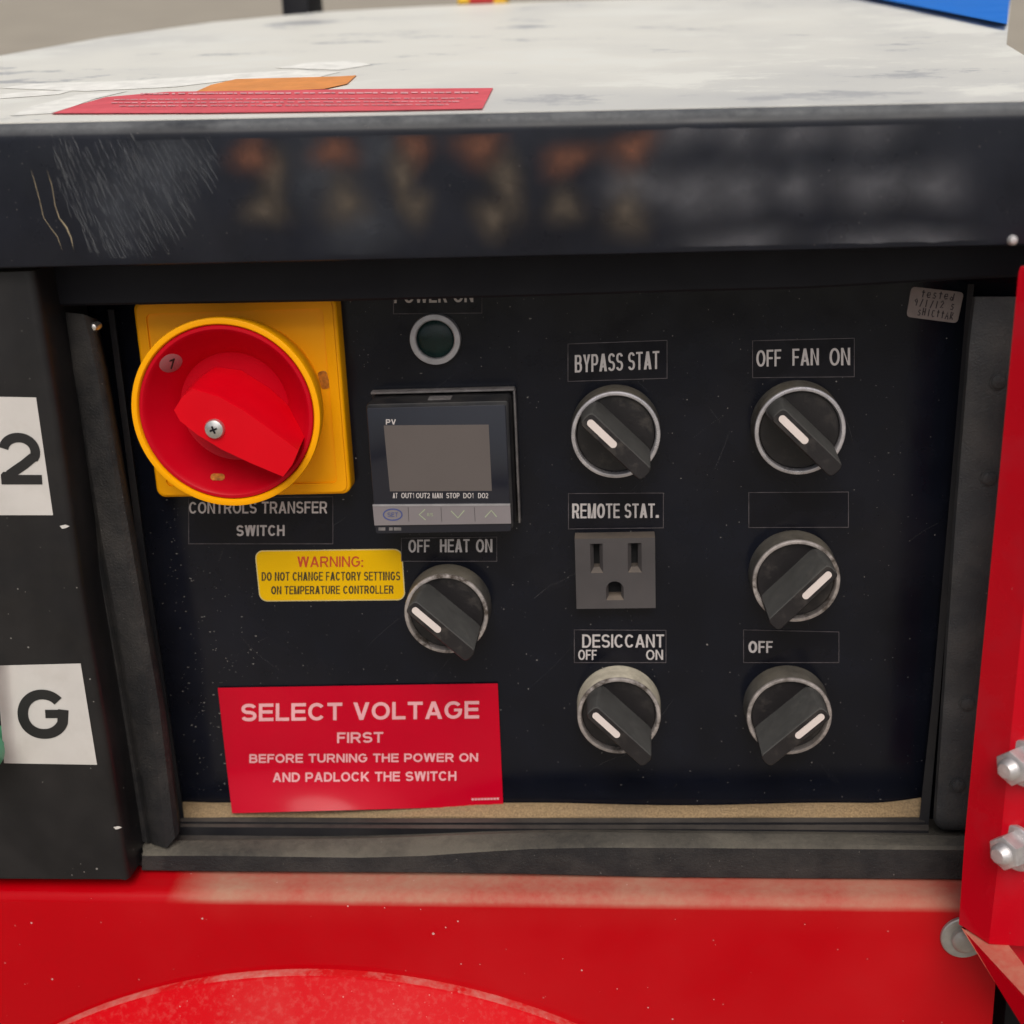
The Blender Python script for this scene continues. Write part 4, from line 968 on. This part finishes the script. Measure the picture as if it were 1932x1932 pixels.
def sg_w(s, t):
    b = max(0.0, 1 - t / 0.42)
    return 0.9 + 7.5 * b ** 1.7 * math.exp(-((s - 0.22) / 0.42) ** 2) + 0.8 * (1 - s) * (1 - t)
SQ = ((411, 1298), (939, 1289.5), (949.4, 1520.5), (437.8, 1534.5))
sf = lambda lift: quad_fn(*SQ, sg_w, lift)
bm = sheet(sf(0.0), 48, 32)
sgn = link('voltage_sign', bm, 'sign', P(680, 1415, 0), smooth=60)
tag(sgn, 'red vinyl sign with white lettering whose lower edge curls off the panel', 'sign')
def sg_text(bm, body, x0, x1, yl0, yl1, yr0, yr1, th):
    """writing that follows the curl of the sign"""
    def inv(px, py):
        s, t = 0.5, 0.5
        for _ in range(12):
            X = lambda s, t: ((1 - t) * ((1 - s) * SQ[3][0] + s * SQ[2][0]) + t * ((1 - s) * SQ[0][0] + s * SQ[1][0]), (1 - t) * ((1 - s) * SQ[3][1] + s * SQ[2][1]) + t * ((1 - s) * SQ[0][1] + s * SQ[1][1]))
            x, y = X(s, t); a, b = X(s + 1e-3, t), X(s, t + 1e-3)
            m = Matrix(((a[0] - x, b[0] - x), (a[1] - y, b[1] - y))) * 1000.0
            d = m.inverted() @ Vector((px - x, py - y)); s += d.x; t += d.y
        return s, t
    f0 = sf(0.2)
    def fn(s, t):
        x = x0 + s * (x1 - x0); yt = yl0 + s * (yr0 - yl0); yb = yl1 + s * (yr1 - yl1)
        return f0(*inv(x, yb + t * (yt - yb)))
    return letter(bm, body, fn, th)
bm = bmesh.new()
sg_text(bm, 'SELECT VOLTAGE', 455, 904, 1328, 1361, 1322.5, 1355.5, 0.185)
sg_text(bm, 'FIRST', 636, 723, 1382, 1402, 1381, 1401, 0.185)
sg_text(bm, 'BEFORE TURNING THE POWER ON', 470.5, 902, 1423, 1439.5, 1421, 1437, 0.19)
sg_text(bm, 'AND PADLOCK THE SWITCH', 514.5, 861, 1458, 1475.5, 1455, 1473, 0.19)
link('lettering', bm, 'pink_ink', P(680, 1415, 0), sgn, 0)
bm = bmesh.new(); f0 = sf(0.2)
for i in range(9):
    a_ = 0.885 + i * 0.0115
    bm.faces.new([bm.verts.new(f0(s_, t_)) for s_, t_ in ((a_, 0.052), (a_ + 0.0085, 0.052), (a_ + 0.0085, 0.068), (a_, 0.068))])
link('small_print', bm, 'pink_ink', P(680, 1415, 0), sgn, 0)

# handwritten paper label
HQ = ((1719.5, 540.5), (1818.5, 551.5), (1806, 609.8), (1709.5, 597.5))
fn = quad_fn(*HQ, 0.0); c = [fn(0, 0), fn(1, 0), fn(1, 1), fn(0, 1)]; o = (c[0] + c[2]) / 2
pts = []
for i in range(4):
    a, b, d = c[i], c[(i + 1) % 4], c[i - 1]; ea, ed = (b - a).normalized() * 1.5, (d - a).normalized() * 1.5
    for t in (0, .25, .5, .75, 1): pts.append(((1 - t) ** 2 * (a + ed) + 2 * t * (1 - t) * a + t * t * (a + ea)))
hw = link('paper_label', prism([(p.x, p.y) for p in pts], 0.02, 0.22), 'grey_paper', o, smooth=0)
tag(hw, 'small grey handwritten paper label in the top corner of the panel', 'label')
STK = {'t': [[(.5, 0), (.5, 1)], [(.2, .7), (.85, .7)]], 'e': [[(.15, .35), (.8, .45), (.7, .75), (.3, .7), (.15, .35), (.4, .05), (.85, .15)]], 's': [[(.8, .7), (.4, .75), (.3, .5), (.75, .3), (.6, .02), (.15, .08)]],
       'd': [[(.75, .3), (.4, .5), (.2, .2), (.5, 0), (.8, .3)], [(.85, 1.), (.8, 0)]], '9': [[(.75, .6), (.5, .95), (.2, .7), (.45, .45), (.75, .7), (.6, 0)]], '1': [[(.5, 1), (.45, 0)]], '/': [[(.75, 1), (.3, -.1)]], '2': [[(.15, .75), (.5, 1), (.75, .7), (.2, .05), (.85, .1)]],
       'h': [[(.2, 1), (.2, 0)], [(.2, .5), (.75, .5)], [(.75, 1), (.75, 0)]], 'i': [[(.5, 1), (.5, 0)]], 'c': [[(.8, .85), (.3, .9), (.2, .3), (.5, .02), (.85, .15)]], 'a': [[(.1, 0), (.5, 1), (.85, 0)], [(.25, .4), (.75, .4)]], 'r': [[(.2, 0), (.2, 1), (.7, .9), (.6, .55), (.25, .5), (.85, 0)]]}
bm = bmesh.new()
def hand(word, s0, s1, t0, t1):
    n = len(word); f1 = quad_fn(*HQ, 0.28)
    for i, ch in enumerate(word):
        if ch == ' ': continue
        j = random.uniform(-.02, .02)
        for st in STK[ch]:
            ps = [f1(s0 + (s1 - s0) * (i + x * 0.85) / n, t0 + (t1 - t0) * y + j) for x, y in st]
            ribbon(bm, ps, 0.36)
hand('tested', .2, .86, .70, .94); hand('9/1/12 s', .1, .9, .40, .64); hand('shicttar', .2, .92, .10, .34)
link('handwriting', bm, 'pencil', o, hw, 0)
